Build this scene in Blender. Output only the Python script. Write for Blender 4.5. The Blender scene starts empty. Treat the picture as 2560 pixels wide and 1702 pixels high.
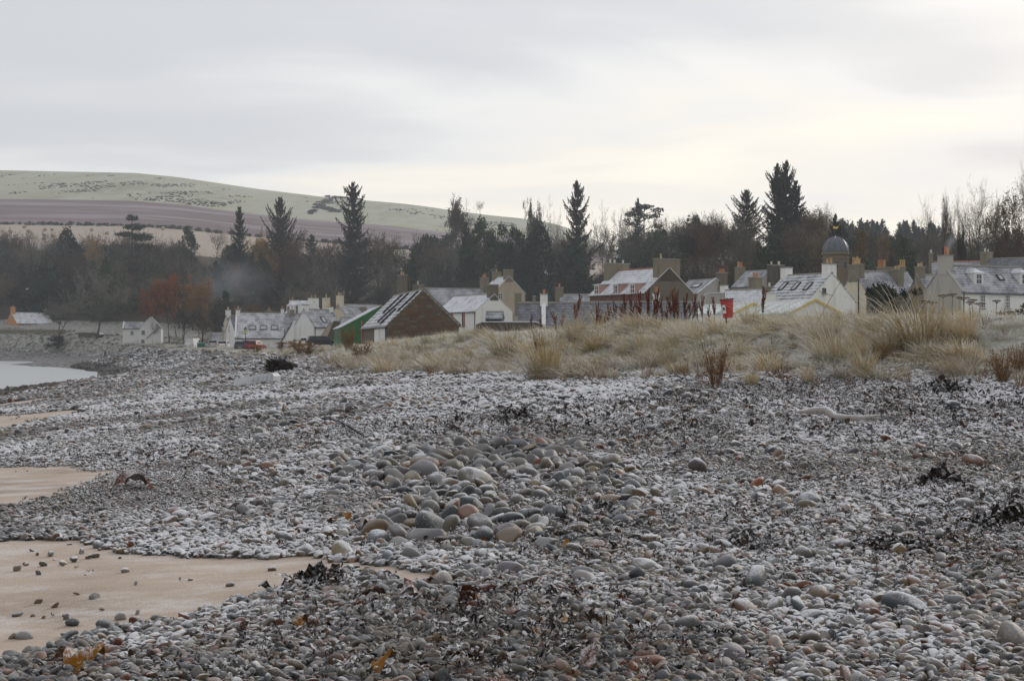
import bpy, math, random
import numpy as np
from mathutils import Vector, Matrix

S = bpy.context.scene
COL = S.collection
R = math.radians
F, CX, CY, ZC = 3555.6, 1280.0, 860.0, 4.4      # focal length in photo pixels, horizon point, eye height above the sea

# ------------------------------------------------------------------ camera
cd = bpy.data.cameras.new('camera'); cam = bpy.data.objects.new('camera', cd); COL.objects.link(cam)
cam.location = (0, 0, ZC); cam.rotation_euler = (R(90), 0, 0)
cd.lens = 50; cd.sensor_width = 36; cd.shift_y = 9 / 2560; cd.clip_start = .1; cd.clip_end = 6000
S.camera = cam

# ------------------------------------------------------------------ sky, sun, exposure
SUN_AZ, SUN_EL = 38, 20
W = bpy.data.worlds.new('World'); S.world = W; W.use_nodes = True
def build_world():
    nt = W.node_tree; nt.nodes.clear(); N = nt.nodes.new; L = nt.links.new
    out = N('ShaderNodeOutputWorld'); bg = N('ShaderNodeBackground'); L(bg.outputs[0], out.inputs[0])
    sky = N('ShaderNodeTexSky'); sky.sky_type = 'NISHITA'; sky.sun_disc = False
    sky.sun_elevation = R(SUN_EL); sky.sun_rotation = R(SUN_AZ); sky.air_density = 1.5; sky.dust_density = 4
    tc = N('ShaderNodeTexCoord')
    sep = N('ShaderNodeSeparateXYZ'); L(tc.outputs['Generated'], sep.inputs[0])
    def math_(op, a, b=None, clamp=False):
        m = N('ShaderNodeMath'); m.operation = op; m.use_clamp = clamp
        for i, v in enumerate((a, b)):
            if v is None: continue
            if isinstance(v, (int, float)): m.inputs[i].default_value = v
            else: L(v, m.inputs[i])
        return m.outputs[0]
    zz = math_('ADD', math_('MAXIMUM', sep.outputs[2], 0.0), .2)
    cx = math_('DIVIDE', sep.outputs[0], zz); cy = math_('DIVIDE', sep.outputs[1], zz)
    comb = N('ShaderNodeCombineXYZ'); L(cx, comb.inputs[0]); L(cy, comb.inputs[1])
    def noise(rot, scale, ns, detail, rough, dist=0):
        mp = N('ShaderNodeMapping'); mp.inputs['Rotation'].default_value = (0, 0, R(rot)); mp.inputs['Scale'].default_value = scale
        L(comb.outputs[0], mp.inputs[0])
        n = N('ShaderNodeTexNoise'); n.inputs['Scale'].default_value = ns; n.inputs['Detail'].default_value = detail
        n.inputs['Roughness'].default_value = rough; n.inputs['Distortion'].default_value = dist
        L(mp.outputs[0], n.inputs['Vector']); return n.outputs['Fac']
    n1 = noise(-28, (.55, 1.0, 1), .95, 3, .5, .6)
    n2 = noise(-40, (.5, 1.2, 1), 1.5, 5, .5, .8)
    n3 = noise(25, (.8, .9, 1), .22, 2, .5)
    s = math_('ADD', math_('MULTIPLY', n1, .56), math_('ADD', math_('MULTIPLY', n2, .34), math_('MULTIPLY', n3, .3)))
    # thin cloud glows around the hidden sun
    dot = N('ShaderNodeVectorMath'); dot.operation = 'DOT_PRODUCT'; L(tc.outputs['Generated'], dot.inputs[0])
    el, az = R(8), R(SUN_AZ - 16)
    dot.inputs[1].default_value = (math.sin(az) * math.cos(el), math.cos(az) * math.cos(el), math.sin(el))
    d = math_('MAXIMUM', dot.outputs['Value'], 0.0)
    glow = math_('POWER', d, 5.0)
    hor = math_('POWER', math_('SUBTRACT', 1.0, math_('MAXIMUM', sep.outputs[2], 0.0)), 12.0)
    warm = math_('MULTIPLY', glow, math_('ADD', .35, math_('MULTIPLY', hor, .75)))
    v = math_('ADD', math_('SUBTRACT', s, .622), math_('MULTIPLY', warm, .17))
    mr = N('ShaderNodeMapRange'); mr.interpolation_type = 'SMOOTHSTEP'
    mr.inputs['From Min'].default_value = -.085; mr.inputs['From Max'].default_value = .155; L(v, mr.inputs['Value'])
    ramp = N('ShaderNodeValToRGB'); L(mr.outputs[0], ramp.inputs[0])
    e = ramp.color_ramp.elements
    e[0].position = 0; e[0].color = (.68, .70, .745, 1)
    e[1].position = 1; e[1].color = (1.15, 1.075, .945, 1)
    a = e.new(.42); a.color = (.91, .91, .912, 1)
    b = e.new(.72); b.color = (1.0, .962, .895, 1)
    sc = N('ShaderNodeVectorMath'); sc.operation = 'SCALE'; sc.inputs['Scale'].default_value = .1; L(sky.outputs[0], sc.inputs[0])
    mx = N('ShaderNodeMix'); mx.data_type = 'RGBA'; mx.inputs['Factor'].default_value = .93
    L(sc.outputs[0], mx.inputs['A']); L(ramp.outputs[0], mx.inputs['B'])
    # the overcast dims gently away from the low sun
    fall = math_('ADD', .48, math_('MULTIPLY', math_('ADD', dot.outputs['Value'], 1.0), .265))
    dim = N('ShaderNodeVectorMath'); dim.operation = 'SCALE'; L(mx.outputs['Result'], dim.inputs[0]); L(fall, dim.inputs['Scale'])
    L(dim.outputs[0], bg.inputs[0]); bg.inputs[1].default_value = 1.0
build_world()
sl = bpy.data.lights.new('sun', 'SUN'); sun = bpy.data.objects.new('sun', sl); COL.objects.link(sun)
sl.energy = 1.5; sl.angle = R(14); sl.color = (1, .93, .82)
sd = Vector((math.sin(R(SUN_AZ)) * math.cos(R(SUN_EL)), math.cos(R(SUN_AZ)) * math.cos(R(SUN_EL)), math.sin(R(SUN_EL))))
sun.rotation_euler = (-sd).to_track_quat('-Z', 'Y').to_euler(); sun.location = (60, 60, 60)
S.view_settings.view_transform = 'Standard'; S.view_settings.look = 'None'
S.view_settings.exposure = .15; S.view_settings.gamma = 1; S.view_settings.use_curve_mapping = False
S.render.engine = 'CYCLES'
cy = S.cycles
cy.max_bounces = 6; cy.diffuse_bounces = 3; cy.glossy_bounces = 2; cy.transmission_bounces = 3; cy.volume_bounces = 1; cy.transparent_max_bounces = 8
cy.use_denoising = True; cy.caustics_reflective = False; cy.caustics_refractive = False
try: cy.denoiser = 'OPENIMAGEDENOISE'; cy.denoising_input_passes = 'RGB_ALBEDO_NORMAL'; cy.denoising_prefilter = 'ACCURATE'
except Exception: pass

# ------------------------------------------------------------------ small helpers
def tag(o, label=None, cat=None, group=None, kind=None):
    if label: o['label'] = label
    if cat: o['category'] = cat
    if group: o['group'] = group
    if kind: o['kind'] = kind
    return o
def empty(name, loc=(0, 0, 0), rz=0, label=None, cat=None, group=None):
    o = bpy.data.objects.new(name, None); COL.objects.link(o); o.location = loc; o.rotation_euler = (0, 0, rz)
    o.empty_display_size = .2
    return tag(o, label, cat, group)
def mobj(name, me, parent=None, loc=None, rot=None):
    o = bpy.data.objects.new(name, me); COL.objects.link(o)
    if parent: o.parent = parent
    if loc is not None: o.location = loc
    if rot is not None: o.rotation_euler = rot
    return o
def copy_tree(o, parent=None):
    c = o.copy(); COL.objects.link(c); c.parent = parent
    for ch in o.children: copy_tree(ch, c)
    return c
def np_mesh(name, V, Fc, mat=None, smooth=False):
    """V (n,3), Fc (m,k) arrays of one polygon size, or list of arrays"""
    me = bpy.data.meshes.new(name)
    V = np.asarray(V, dtype=np.float32)
    Fs = Fc if isinstance(Fc, list) else [Fc]
    Fs = [np.asarray(f, dtype=np.int32) for f in Fs if len(f)]
    nl = sum(f.size for f in Fs); npoly = sum(len(f) for f in Fs)
    me.vertices.add(len(V)); me.vertices.foreach_set('co', V.ravel())
    me.loops.add(nl); me.loops.foreach_set('vertex_index', np.concatenate([f.ravel() for f in Fs]))
    me.polygons.add(npoly)
    tot = np.concatenate([np.full(len(f), f.shape[1], np.int32) for f in Fs])
    st = np.concatenate([[0], np.cumsum(tot)[:-1]]).astype(np.int32)
    me.polygons.foreach_set('loop_start', st)
    me.polygons.foreach_set('use_smooth', np.full(npoly, smooth))
    me.update(calc_edges=True); me.validate()
    if mat: me.materials.append(mat)
    return me
class MB:
    """collects boxes, prisms and tubes; build() links them as ONE mesh object"""
    def __init__(s): s.v = []; s.f = []
    def poly(s, pts, faces):
        b = len(s.v); s.v += [tuple(p) for p in pts]; s.f += [tuple(b + i for i in f) for f in faces]; return s
    def box(s, x0, x1, y0, y1, z0, z1):
        return s.poly([(x0, y0, z0), (x1, y0, z0), (x1, y1, z0), (x0, y1, z0), (x0, y0, z1), (x1, y0, z1), (x1, y1, z1), (x0, y1, z1)],
                      [(0, 3, 2, 1), (4, 5, 6, 7), (0, 1, 5, 4), (1, 2, 6, 5), (2, 3, 7, 6), (3, 0, 4, 7)])
    def obox(s, c, ax, ay, az):
        c, ax, ay, az = map(Vector, (c, ax, ay, az))
        p = [c + ax * i + ay * j + az * k for k in (-1, 1) for i, j in ((-1, -1), (1, -1), (1, 1), (-1, 1))]
        return s.poly(p, [(0, 3, 2, 1), (4, 5, 6, 7), (0, 1, 5, 4), (1, 2, 6, 5), (2, 3, 7, 6), (3, 0, 4, 7)])
    def prism(s, a, b):
        """two outlines of equal length, joined"""
        n = len(a); s.poly(list(a) + list(b), [tuple(range(n))[::-1], tuple(range(n, 2 * n))] + [(i, (i + 1) % n, n + (i + 1) % n, n + i) for i in range(n)]); return s
    def tube(s, pts, rad, n=6, cap=True):
        pts = [Vector(p) for p in pts]; rad = rad if isinstance(rad, (list, tuple)) else [rad] * len(pts)
        b = len(s.v)
        for i, p in enumerate(pts):
            d = (pts[min(i + 1, len(pts) - 1)] - pts[max(i - 1, 0)]).normalized()
            u = d.cross(Vector((0, 0, 1)) if abs(d.z) < .9 else Vector((1, 0, 0))).normalized(); w = d.cross(u)
            for k in range(n):
                a = 2 * math.pi * k / n; s.v.append(tuple(p + (u * math.cos(a) + w * math.sin(a)) * rad[i]))
        for i in range(len(pts) - 1):
            for k in range(n):
                s.f.append((b + i * n + k, b + i * n + (k + 1) % n, b + (i + 1) * n + (k + 1) % n, b + (i + 1) * n + k))
        if cap: s.f.append(tuple(b + k for k in range(n))[::-1]); s.f.append(tuple(b + (len(pts) - 1) * n + k for k in range(n)))
        return s
    def lathe(s, prof, c=(0, 0, 0), n=16):
        return s.tube([(c[0], c[1], c[2] + z) for r, z in prof], [max(r, 1e-3) for r, z in prof], n)
    def build(s, name, mat, parent=None, smooth=False, loc=None, rot=None):
        me = bpy.data.meshes.new(name); me.from_pydata(s.v, [], s.f); me.update()
        if smooth:
            me.polygons.foreach_set('use_smooth', np.ones(len(me.polygons), bool))
        me.materials.append(mat); return mobj(name, me, parent, loc, rot)

# ------------------------------------------------------------------ noise for placement (numpy)
def vnoise(x, y, seed=0):
    x = np.asarray(x, float); y = np.asarray(y, float)
    xi = np.floor(x).astype(np.int64); yi = np.floor(y).astype(np.int64); fx = x - xi; fy = y - yi
    fx = fx * fx * (3 - 2 * fx); fy = fy * fy * (3 - 2 * fy)
    def h(a, b):
        n = (a * 374761393 + b * 668265263 + seed * 2147483647) & 0xffffffff
        n = ((n ^ (n >> 13)) * 1274126177) & 0xffffffff
        return ((n ^ (n >> 16)) & 0xffff) / 65535.0
    return (h(xi, yi) * (1 - fx) + h(xi + 1, yi) * fx) * (1 - fy) + (h(xi, yi + 1) * (1 - fx) + h(xi + 1, yi + 1) * fx) * fy
def fbm(x, y, seed=0, o=4):
    r = 0; a = .5; t = 0
    for i in range(o): r = r + a * vnoise(x * 2 ** i + 17.3 * i, y * 2 ** i - 9.1 * i, seed + i); t += a; a *= .5
    return r / t
def sstep(a, b, x):
    t = np.clip((np.asarray(x, float) - a) / (b - a), 0, 1); return t * t * (3 - 2 * t)

# ------------------------------------------------------------------ materials
MATS = {}
class NT:
    def __init__(s, name):
        m = bpy.data.materials.new(name); m.use_nodes = True; s.m = m; s.t = m.node_tree; s.t.nodes.clear()
        s.out = s.N('ShaderNodeOutputMaterial'); s.b = s.N('ShaderNodeBsdfPrincipled'); s.L(s.b.outputs[0], s.out.inputs[0])
        MATS[name] = m
    def N(s, k): return s.t.nodes.new(k)
    def L(s, a, b): s.t.links.new(a, b)
    def put(s, sock, v):
        if hasattr(v, 'is_output') or isinstance(v, bpy.types.NodeSocket): s.L(v, sock)
        else:
            if isinstance(v, (tuple, list)) and len(v) == 3 and sock.type == 'RGBA': v = (*v, 1)
            sock.default_value = v
    def pos(s):
        if not hasattr(s, '_g'): s._g = s.N('ShaderNodeNewGeometry')
        return s._g.outputs['Position']
    def nz(s):
        s.pos(); sp = s.N('ShaderNodeSeparateXYZ'); s.L(s._g.outputs['Normal'], sp.inputs[0]); return sp.outputs[2]
    def obj(s):
        return s.N('ShaderNodeTexCoord').outputs['Object']
    def sep(s, v):
        sp = s.N('ShaderNodeSeparateXYZ'); s.L(v, sp.inputs[0]); return sp.outputs
    def vscale(s, v, sc):
        mp = s.N('ShaderNodeMapping'); s.L(v, mp.inputs[0]); mp.inputs['Scale'].default_value = sc; return mp.outputs[0]
    def noise(s, scale, detail=3, rough=.55, vec=None, dist=0):
        n = s.N('ShaderNodeTexNoise'); n.inputs['Scale'].default_value = scale; n.inputs['Detail'].default_value = detail
        n.inputs['Roughness'].default_value = rough; n.inputs['Distortion'].default_value = dist
        s.L(vec if vec is not None else s.pos(), n.inputs['Vector']); return n.outputs['Fac']
    def vor(s, scale, vec=None, out='Distance', feat='F1'):
        n = s.N('ShaderNodeTexVoronoi'); n.inputs['Scale'].default_value = scale; n.feature = feat
        s.L(vec if vec is not None else s.pos(), n.inputs['Vector']); return n.outputs[out]
    def math(s, op, a, b=0.0, clamp=False):
        m = s.N('ShaderNodeMath'); m.operation = op; m.use_clamp = clamp; s.put(m.inputs[0], a); s.put(m.inputs[1], b); return m.outputs[0]
    def rng(s, v, a, b, c=0.0, d=1.0, smooth=True):
        m = s.N('ShaderNodeMapRange'); m.interpolation_type = 'SMOOTHSTEP' if smooth else 'LINEAR'
        for k, x in (('From Min', a), ('From Max', b), ('To Min', c), ('To Max', d)): s.put(m.inputs[k], x)
        s.L(v, m.inputs['Value']); return m.outputs[0]
    def mix(s, f, a, b, mode='MIX'):
        m = s.N('ShaderNodeMix'); m.data_type = 'RGBA'; m.blend_type = mode
        s.put(m.inputs['Factor'], f); s.put(m.inputs['A'], a); s.put(m.inputs['B'], b); return m.outputs['Result']
    def ramp(s, v, stops):
        r = s.N('ShaderNodeValToRGB'); s.L(v, r.inputs[0]); e = r.color_ramp.elements
        while len(e) > len(stops): e.remove(e[-1])
        while len(e) < len(stops): e.new(1)
        for i, (p, c) in enumerate(stops): e[i].position = p; e[i].color = (*c, 1)
        return r.outputs[0]
    def attr(s, name, typ='GEOMETRY', out='Color'):
        a = s.N('ShaderNodeAttribute'); a.attribute_type = typ; a.attribute_name = name; return a.outputs[out]
    def bump(s, h, st=.3, dist=.05):
        b = s.N('ShaderNodeBump'); b.inputs['Strength'].default_value = st; b.inputs['Distance'].default_value = dist
        s.L(h, b.inputs['Height']); s.L(b.outputs[0], s.b.inputs['Normal'])
    def fin(s, col, rough=.8, spec=.3, **kw):
        s.put(s.b.inputs['Base Color'], col); s.put(s.b.inputs['Roughness'], rough); s.put(s.b.inputs['Specular IOR Level'], spec)
        for k, v in kw.items(): s.put(s.b.inputs[k], v)
        return s.m
FROST = (.74, .755, .80)
def plain(name, col, rough=.7, spec=.3, var=.18, sc=6, frost=0, **kw):
    n = NT(name); f = n.noise(sc, 4, .6)
    c = n.mix(f, tuple(x * (1 - var) for x in col), tuple(min(1, x * (1 + var)) for x in col))
    if frost:
        k = n.rng(n.math('ADD', n.nz(), n.math('MULTIPLY', n.math('SUBTRACT', n.noise(sc * 2.5, 3), .5), 1.1)), .62, .95)
        c = n.mix(n.math('MULTIPLY', k, frost), c, FROST)
    return n.fin(c, rough, spec, **kw)
def plaster(name, col, dirt=(.22, .21, .18), amt=.55):
    n = NT(name); p = n.pos()
    st = n.noise(1.2, 5, .65, n.vscale(p, (1, 1, .22)))
    c = n.mix(n.math('MULTIPLY', n.rng(st, .5, .78), amt), col, dirt)
    c = n.mix(n.math('MULTIPLY', n.noise(9, 3), .12), c, tuple(x * .6 for x in col))
    n.bump(n.noise(40, 2), .25, .02)
    return n.fin(c, .9, .15)
def slate(name, col, frost=.6, course=.28, patch=.5, line=.16):
    """roof slates: colour varies slate by slate, frost lies in patches and along the course edges"""
    n = NT(name); o = n.obj(); x, y, z = n.sep(o)
    zc = n.math('DIVIDE', z, course)
    fr = n.math('FRACT', zc)
    br = n.N('ShaderNodeTexBrick')
    cb = n.N('ShaderNodeCombineXYZ'); n.L(x, cb.inputs[0]); n.L(z, cb.inputs[1]); n.L(cb.outputs[0], br.inputs['Vector'])
    br.inputs['Scale'].default_value = 1; br.inputs['Brick Width'].default_value = course * 1.1; br.inputs['Row Height'].default_value = course
    br.inputs['Mortar Size'].default_value = .008; br.inputs['Bias'].default_value = 0
    br.inputs['Color1'].default_value = (*[c * .72 for c in col], 1); br.inputs['Color2'].default_value = (*[min(1, c * 1.3) for c in col], 1); br.inputs['Mortar'].default_value = (*[c * .45 for c in col], 1)
    c = n.mix(n.rng(n.noise(1.1, 4), .55, .8), br.outputs['Color'], (.17, .165, .13))
    k = n.math('ADD', n.noise(.75, 5, .6), n.math('MULTIPLY', n.math('SUBTRACT', n.noise(7, 3, .6, n.vscale(o, (.5, .5, 1.4))), .5), .55))
    k = n.rng(n.math('SUBTRACT', k, n.math('MULTIPLY', n.rng(fr, .15, .75), line)), patch - .26, patch + .26)
    c = n.mix(n.math('MULTIPLY', k, frost), c, FROST)
    n.bump(n.math('MULTIPLY', fr, -1.0), .5, .03)
    return n.fin(c, .7, .3)
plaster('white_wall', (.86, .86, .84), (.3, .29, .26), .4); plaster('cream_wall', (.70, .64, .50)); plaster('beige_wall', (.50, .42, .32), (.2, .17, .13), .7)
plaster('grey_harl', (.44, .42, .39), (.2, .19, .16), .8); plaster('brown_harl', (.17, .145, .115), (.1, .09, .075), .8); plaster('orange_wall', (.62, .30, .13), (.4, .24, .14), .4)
plaster('stone_mossy', (.235, .21, .155), (.12, .125, .075), 1.0); plaster('redbrown_wall', (.17, .09, .07), (.1, .06, .05), .6); plaster('tower_stone', (.21, .165, .115), (.1, .09, .07), .8); plaster('dark_harl', (.12, .105, .09), (.07, .06, .05), .7); plaster('pink_wood', (.50, .30, .26), (.35, .2, .17), .4)
slate('slate', (.17, .175, .2), .6, .28, .44); slate('slate_frosty', (.19, .195, .22), .95, .3, .25); slate('slate_bare', (.13, .135, .16), .35, .28, .56)
slate('slate_streak', (.13, .13, .145), .9, .34, .29, .26)
plain('cope', (.27, .26, .23), .9, frost=.8); plain('pot_buff', (.50, .33, .15), .8); plain('pot_orange', (.48, .20, .09), .8); plain('pot_white', (.6, .57, .48), .8)
plain('black_metal', (.02, .02, .022), .5, .4); plain('white_paint', (.78, .78, .77), .5, .4, .06); plain('red_paint', (.30, .03, .03), .5)
plain('ridge_tile', (.32, .3, .27), .85, frost=.7); plain('ridge_red', (.40, .17, .12), .85, frost=.45); plain('lead', (.125, .14, .16), .45, var=.4, sc=2)
plain('wire', (.18, .18, .18), .5)
n = NT('window_glass'); n.fin(n.mix(n.noise(.9, 2), (.025, .03, .036), (.07, .08, .09)), .06, .6)
n = NT('skylight_glass'); n.fin(n.mix(n.noise(.8, 3), (.30, .33, .37), (.55, .57, .60)), .18, .5)
n = NT('dark_glass'); n.fin((.012, .013, .015), .15, .5)
# ------------------------------------------------------------------ the lie of the land (metres, sea level 0, y = away from the eye)
TOE = np.array([(90, -40), (34, 4), (23, 18), (14, 26.5), (5.3, 31.5), (.3, 46), (-7, 68), (-18, 118), (-38, 180), (-62, 235), (-77, 297), (-91, 345), (-107, 377), (-128, 393), (-165, 408), (-300, 470), (-1300, 900)], float)
def toe_dist(x, y):
    """signed distance to the foot of the grass bank, positive inland"""
    x = np.asarray(x, float); y = np.asarray(y, float)
    best = np.full(x.shape, 1e18); sg = np.ones(x.shape)
    for (x0, y0), (x1, y1) in zip(TOE[:-1], TOE[1:]):
        dx, dy = x1 - x0, y1 - y0; L2 = dx * dx + dy * dy
        t = np.clip(((x - x0) * dx + (y - y0) * dy) / L2, 0, 1)
        d = (x - x0 - t * dx) ** 2 + (y - y0 - t * dy) ** 2
        c = dx * (y - y0) - dy * (x - x0)
        m = d < best; best = np.where(m, d, best); sg = np.where(m, np.where(c < 0, 1., -1.), sg)
    return np.sqrt(best) * sg
MOUND = []
def terrain(x, y):
    x = np.asarray(x, float); y = np.asarray(y, float)
    s = toe_dist(x, y); t = x / np.maximum(y, 1); px = CX + F * t
    toe = np.interp(y, [0, 30, 46, 68, 118, 170, 235, 300, 350, 400], [3.7, 3.62, 3.4, 3.2, 3.0, 2.9, 3.1, 2.3, 1.3, 1.2])
    k = np.interp(y, [0, 10, 30, 60, 130, 170, 200, 227, 252, 280, 307, 350, 400], [.036, .045, .08, .1, .125, .222, .3, .46, .26, .12, .078, .06, .06])
    low = toe - k * np.maximum(-s, 0)
    low = np.maximum(low, -1.5)
    hb = np.interp(y, [0, 33, 45, 60, 90, 120, 160, 200, 280, 360, 420], [1.5, 1.6, 1.85, 1.95, 1.95, 1.5, .9, .6, 1.2, 3.0, 4.6])
    zin = np.interp(x, [-90, -60, -20, 0, 20, 40, 60, 100], [4.6, 3.6, 3.7, 4.5, 5.0, 6.0, 7.2, 7.6]) + sstep(-25, 5, x) * .02 * np.clip(y - 170, 0, 120) * sstep(700, 400, y)
    hb = hb + .5 * sstep(-108, -124, x) * sstep(372, 396, y)
    bank = toe + hb * (sstep(-.5, np.interp(y, [300, 340], [7.5, 4.0]), s) * .85 + sstep(4, 22, s) * .15)
    bank = bank + (zin - bank) * sstep(14, 80, s) * sstep(20, 120, y)
    z = np.where(s < 0, low, bank)
    # undulations: shingle berms, hummocks on the bank
    z = z + .16 * (fbm(x * .22, y * .16, 3) - .5) * sstep(60, 20, y) + .55 * (fbm(x * .4, y * .34, 7) - .5) * sstep(0, 5, s) * sstep(90, 45, y)
    for mx, my, rx, ry, h in MOUND: z = z + h * np.exp(-((x - mx) / rx) ** 2 - ((y - my) / ry) ** 2)
    # wooded slope and hill
    r = np.interp(px, [-1200, 0, 340, 450, 640, 800, 1000, 1150, 1300, 1600, 2000, 2560, 3600], [.99, .996, .98, .955, .89, .845, .806, .765, .72, .6, .5, .5, .45])
    gl = np.interp(y, [380, 400, 430, 500, 600, 750, 1000, 1400, 1500, 1600], [0, 1.5, 4, 18, 41, 64, 104, 168, 184, 178]) * r
    gr = np.interp(y, [190, 240, 350, 600, 1000, 1500], [0, 1.5, 12, 32, 55, 75])
    w = sstep(1350, 1750, px)
    return z + gl * (1 - w) + gr * w
def at(px, py, d):
    return Vector(((px - CX) / F * d, d, ZC + (CY - py) / F * d))
def ground_at(px, py, y0=4.0, y1=420.0):
    """where the line of sight through a photo point meets the ground"""
    ys = np.geomspace(y0, y1, 1500); xs = (px - CX) / F * ys; zs = ZC + (CY - py) / F * ys
    h = terrain(xs, ys) - zs; i = np.argmax(h > 0) if (h > 0).any() else len(ys) - 1
    return float(xs[i]), float(ys[i])
for px, py, rx, ry, h in ((1230, 1235, 2.6, 3.0, .04), (1500, 1190, 1.6, 1.6, .05), (640, 1060, 5, 6, .04), (300, 1560, 1.6, 1.0, -.05)):
    gx, gy = ground_at(px, py); MOUND.append((gx, gy, rx, ry, h))
SAND_PX = [[(-260, 1360), (0, 1352), (210, 1348), (300, 1372), (420, 1392), (640, 1396), (760, 1392), (900, 1404), (1000, 1424), (1090, 1440), (1080, 1460), (1000, 1446), (880, 1428), (760, 1455), (700, 1490), (560, 1520), (400, 1552), (240, 1590), (120, 1622), (0, 1650), (-260, 1700)],
           [(-260, 1165), (0, 1168), (190, 1166), (285, 1178), (230, 1204), (120, 1240), (0, 1264), (-260, 1290)],
           [(-260, 1040), (0, 1035), (60, 1036), (205, 1023), (212, 1030), (130, 1052), (0, 1078), (-260, 1100)],
           [(-260, 1012), (0, 1010), (140, 990), (150, 994), (60, 1014), (0, 1021), (-260, 1030)]]
SAND = [np.array([ground_at(*p) for p in poly]) for poly in SAND_PX]
def bank_at(px, py):
    """like ground_at, but never beyond the crest of the grass bank"""
    x, y = ground_at(px, py); ym = float(np.interp(px, [700, 900, 1000, 1150, 1300, 1450, 1600, 1750, 1822, 1950, 2560], [150, 110, 104, 84, 72, 65, 54, 52, 47, 44, 43])); y = min(y, ym); return (px - CX) / F * y, y
def in_poly(x, y, P):
    x = np.asarray(x); inside = np.zeros(x.shape, bool); j = len(P) - 1
    for i in range(len(P)):
        xi, yi = P[i]; xj, yj = P[j]
        c = ((yi > y) != (yj > y)) & (x < (xj - xi) * (y - yi) / (yj - yi + 1e-12) + xi); inside ^= c; j = i
    return inside
def poly_dist(x, y, P):
    x = np.asarray(x, float); y = np.asarray(y, float); best = np.full(x.shape, 1e9)
    for a, b in zip(P, np.roll(P, -1, 0)):
        d = b - a; t = np.clip(((x - a[0]) * d[0] + (y - a[1]) * d[1]) / (d @ d + 1e-9), 0, 1)
        best = np.minimum(best, np.hypot(x - a[0] - t * d[0], y - a[1] - t * d[1]))
    return np.where(in_poly(x, y, P), best, -best)
def sand_mask(x, y):
    m = np.zeros(np.shape(x))
    for P, sc in zip(SAND, (.35, .7, 1.5, 1.5)):
        d = poly_dist(x, y, P) + (fbm(np.asarray(x) * 1.1 / sc, np.asarray(y) * 1.1 / sc, 21) - .5) * 1.0 * sc + (fbm(np.asarray(x) * 5 / sc, np.asarray(y) * 4 / sc, 23) - .5) * .45 * sc
        m = np.maximum(m, sstep(-.3 * sc, .3 * sc, d))
    return m

def fan(name, ys, ts, mat, attrs=None, z=None):
    ys = np.asarray(ys); ts = np.asarray(ts); Y, T = np.meshgrid(ys, ts, indexing='ij'); X = T * Y
    Z = terrain(X, Y) if z is None else np.full(X.shape, z)
    V = np.stack([X, Y, Z], -1).reshape(-1, 3); ny, nt = X.shape
    i = np.arange((ny - 1) * nt).reshape(ny - 1, nt)[:, :-1].ravel()
    me = np_mesh(name, V, np.stack([i, i + 1, i + nt + 1, i + nt], 1), mat, True)
    for k, fn in (attrs or {}).items():
        a = me.attributes.new(k, 'FLOAT', 'POINT'); a.data.foreach_set('value', np.asarray(fn(X, Y), np.float32).ravel())
    o = mobj(name, me); o['kind'] = 'structure'; return o

def mat_beach():
    n = NT('beach_ground'); p = n.pos()
    sand, grass = n.attr('sand', out='Fac'), n.attr('grass', out='Fac')
    v1 = n.vor(28, out='Color'); vd = n.vor(28); v2 = n.vor(9, out='Color')
    g = n.ramp(n.sep(v1)[0], [(0, (.025, .023, .022)), (.4, (.06, .054, .05)), (.7, (.11, .09, .075)), (1, (.17, .16, .15))])
    fr = n.rng(n.math('ADD', n.noise(1.1, 4, .6), n.math('MULTIPLY', n.noise(30, 3, .7), .55)), .72, .98)
    gravel = n.mix(n.math('MULTIPLY', fr, .62), g, FROST)
    rip = n.noise(6, 4, .6, n.vscale(p, (.5, 1.3, 1)))
    sc = n.mix(rip, (.43, .345, .28), (.52, .425, .355))
    sfr = n.math('ADD', n.noise(2.2, 4, .6, n.vscale(p, (.5, 1, 1))), n.math('MULTIPLY', n.noise(24, 3, .7), .32))
    sc = n.mix(n.math('MULTIPLY', n.rng(n.noise(.55, 4, .6), .48, .66), .45), sc, (.24, .18, .14))
    sc = n.mix(n.math('MULTIPLY', n.rng(n.noise(38, 2, .7), .62, .75), .4), sc, (.14, .11, .09))
    sc = n.mix(n.math('MULTIPLY', n.rng(sfr, .60, .86), .6), sc, (.66, .63, .62))
    c = n.mix(sand, gravel, sc)
    tv = n.noise(3.2, 5, .65); turf = n.mix(tv, (.13, .12, .065), (.36, .31, .20))
    tf = n.rng(n.math('ADD', n.noise(.9, 4, .6), n.math('MULTIPLY', n.noise(22, 3, .7), .6)), .62, .95)
    turf = n.mix(n.math('MULTIPLY', tf, .78), turf, (.66, .69, .66))
    c = n.mix(grass, c, turf)
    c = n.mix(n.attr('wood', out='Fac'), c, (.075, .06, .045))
    hgt = n.math('ADD', n.math('MULTIPLY', n.math('MULTIPLY', vd, -1.0), n.math('SUBTRACT', 1.0, sand)), n.math('MULTIPLY', n.math('ADD', rip, n.noise(60, 2)), .25))
    n.bump(hgt, .8, .035)
    return n.fin(c, .85, .25)
mat_beach()
TS = np.concatenate([np.linspace(-.95, -.42, 24)[:-1], np.linspace(-.42, .42, 300), np.linspace(.42, .95, 24)[1:]])
def grass_attr(x, y):
    s = toe_dist(x, y) + (fbm(x * .5, y * .4, 11) - .5) * 3.2
    return sstep(-.6, 1.2, s) * (1 - .62 * sstep(150, 230, y))
beach = fan("beach", np.concatenate([np.geomspace(2.2, 380, 560), np.linspace(383, 440, 24)]), TS, MATS["beach_ground"], {"sand": sand_mask, "grass": grass_attr, "wood": lambda x, y: np.maximum(sstep(360, 380, y) * sstep(-90, -70, x), sstep(264, 285, y) * sstep(-90, -80, x))})

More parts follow.
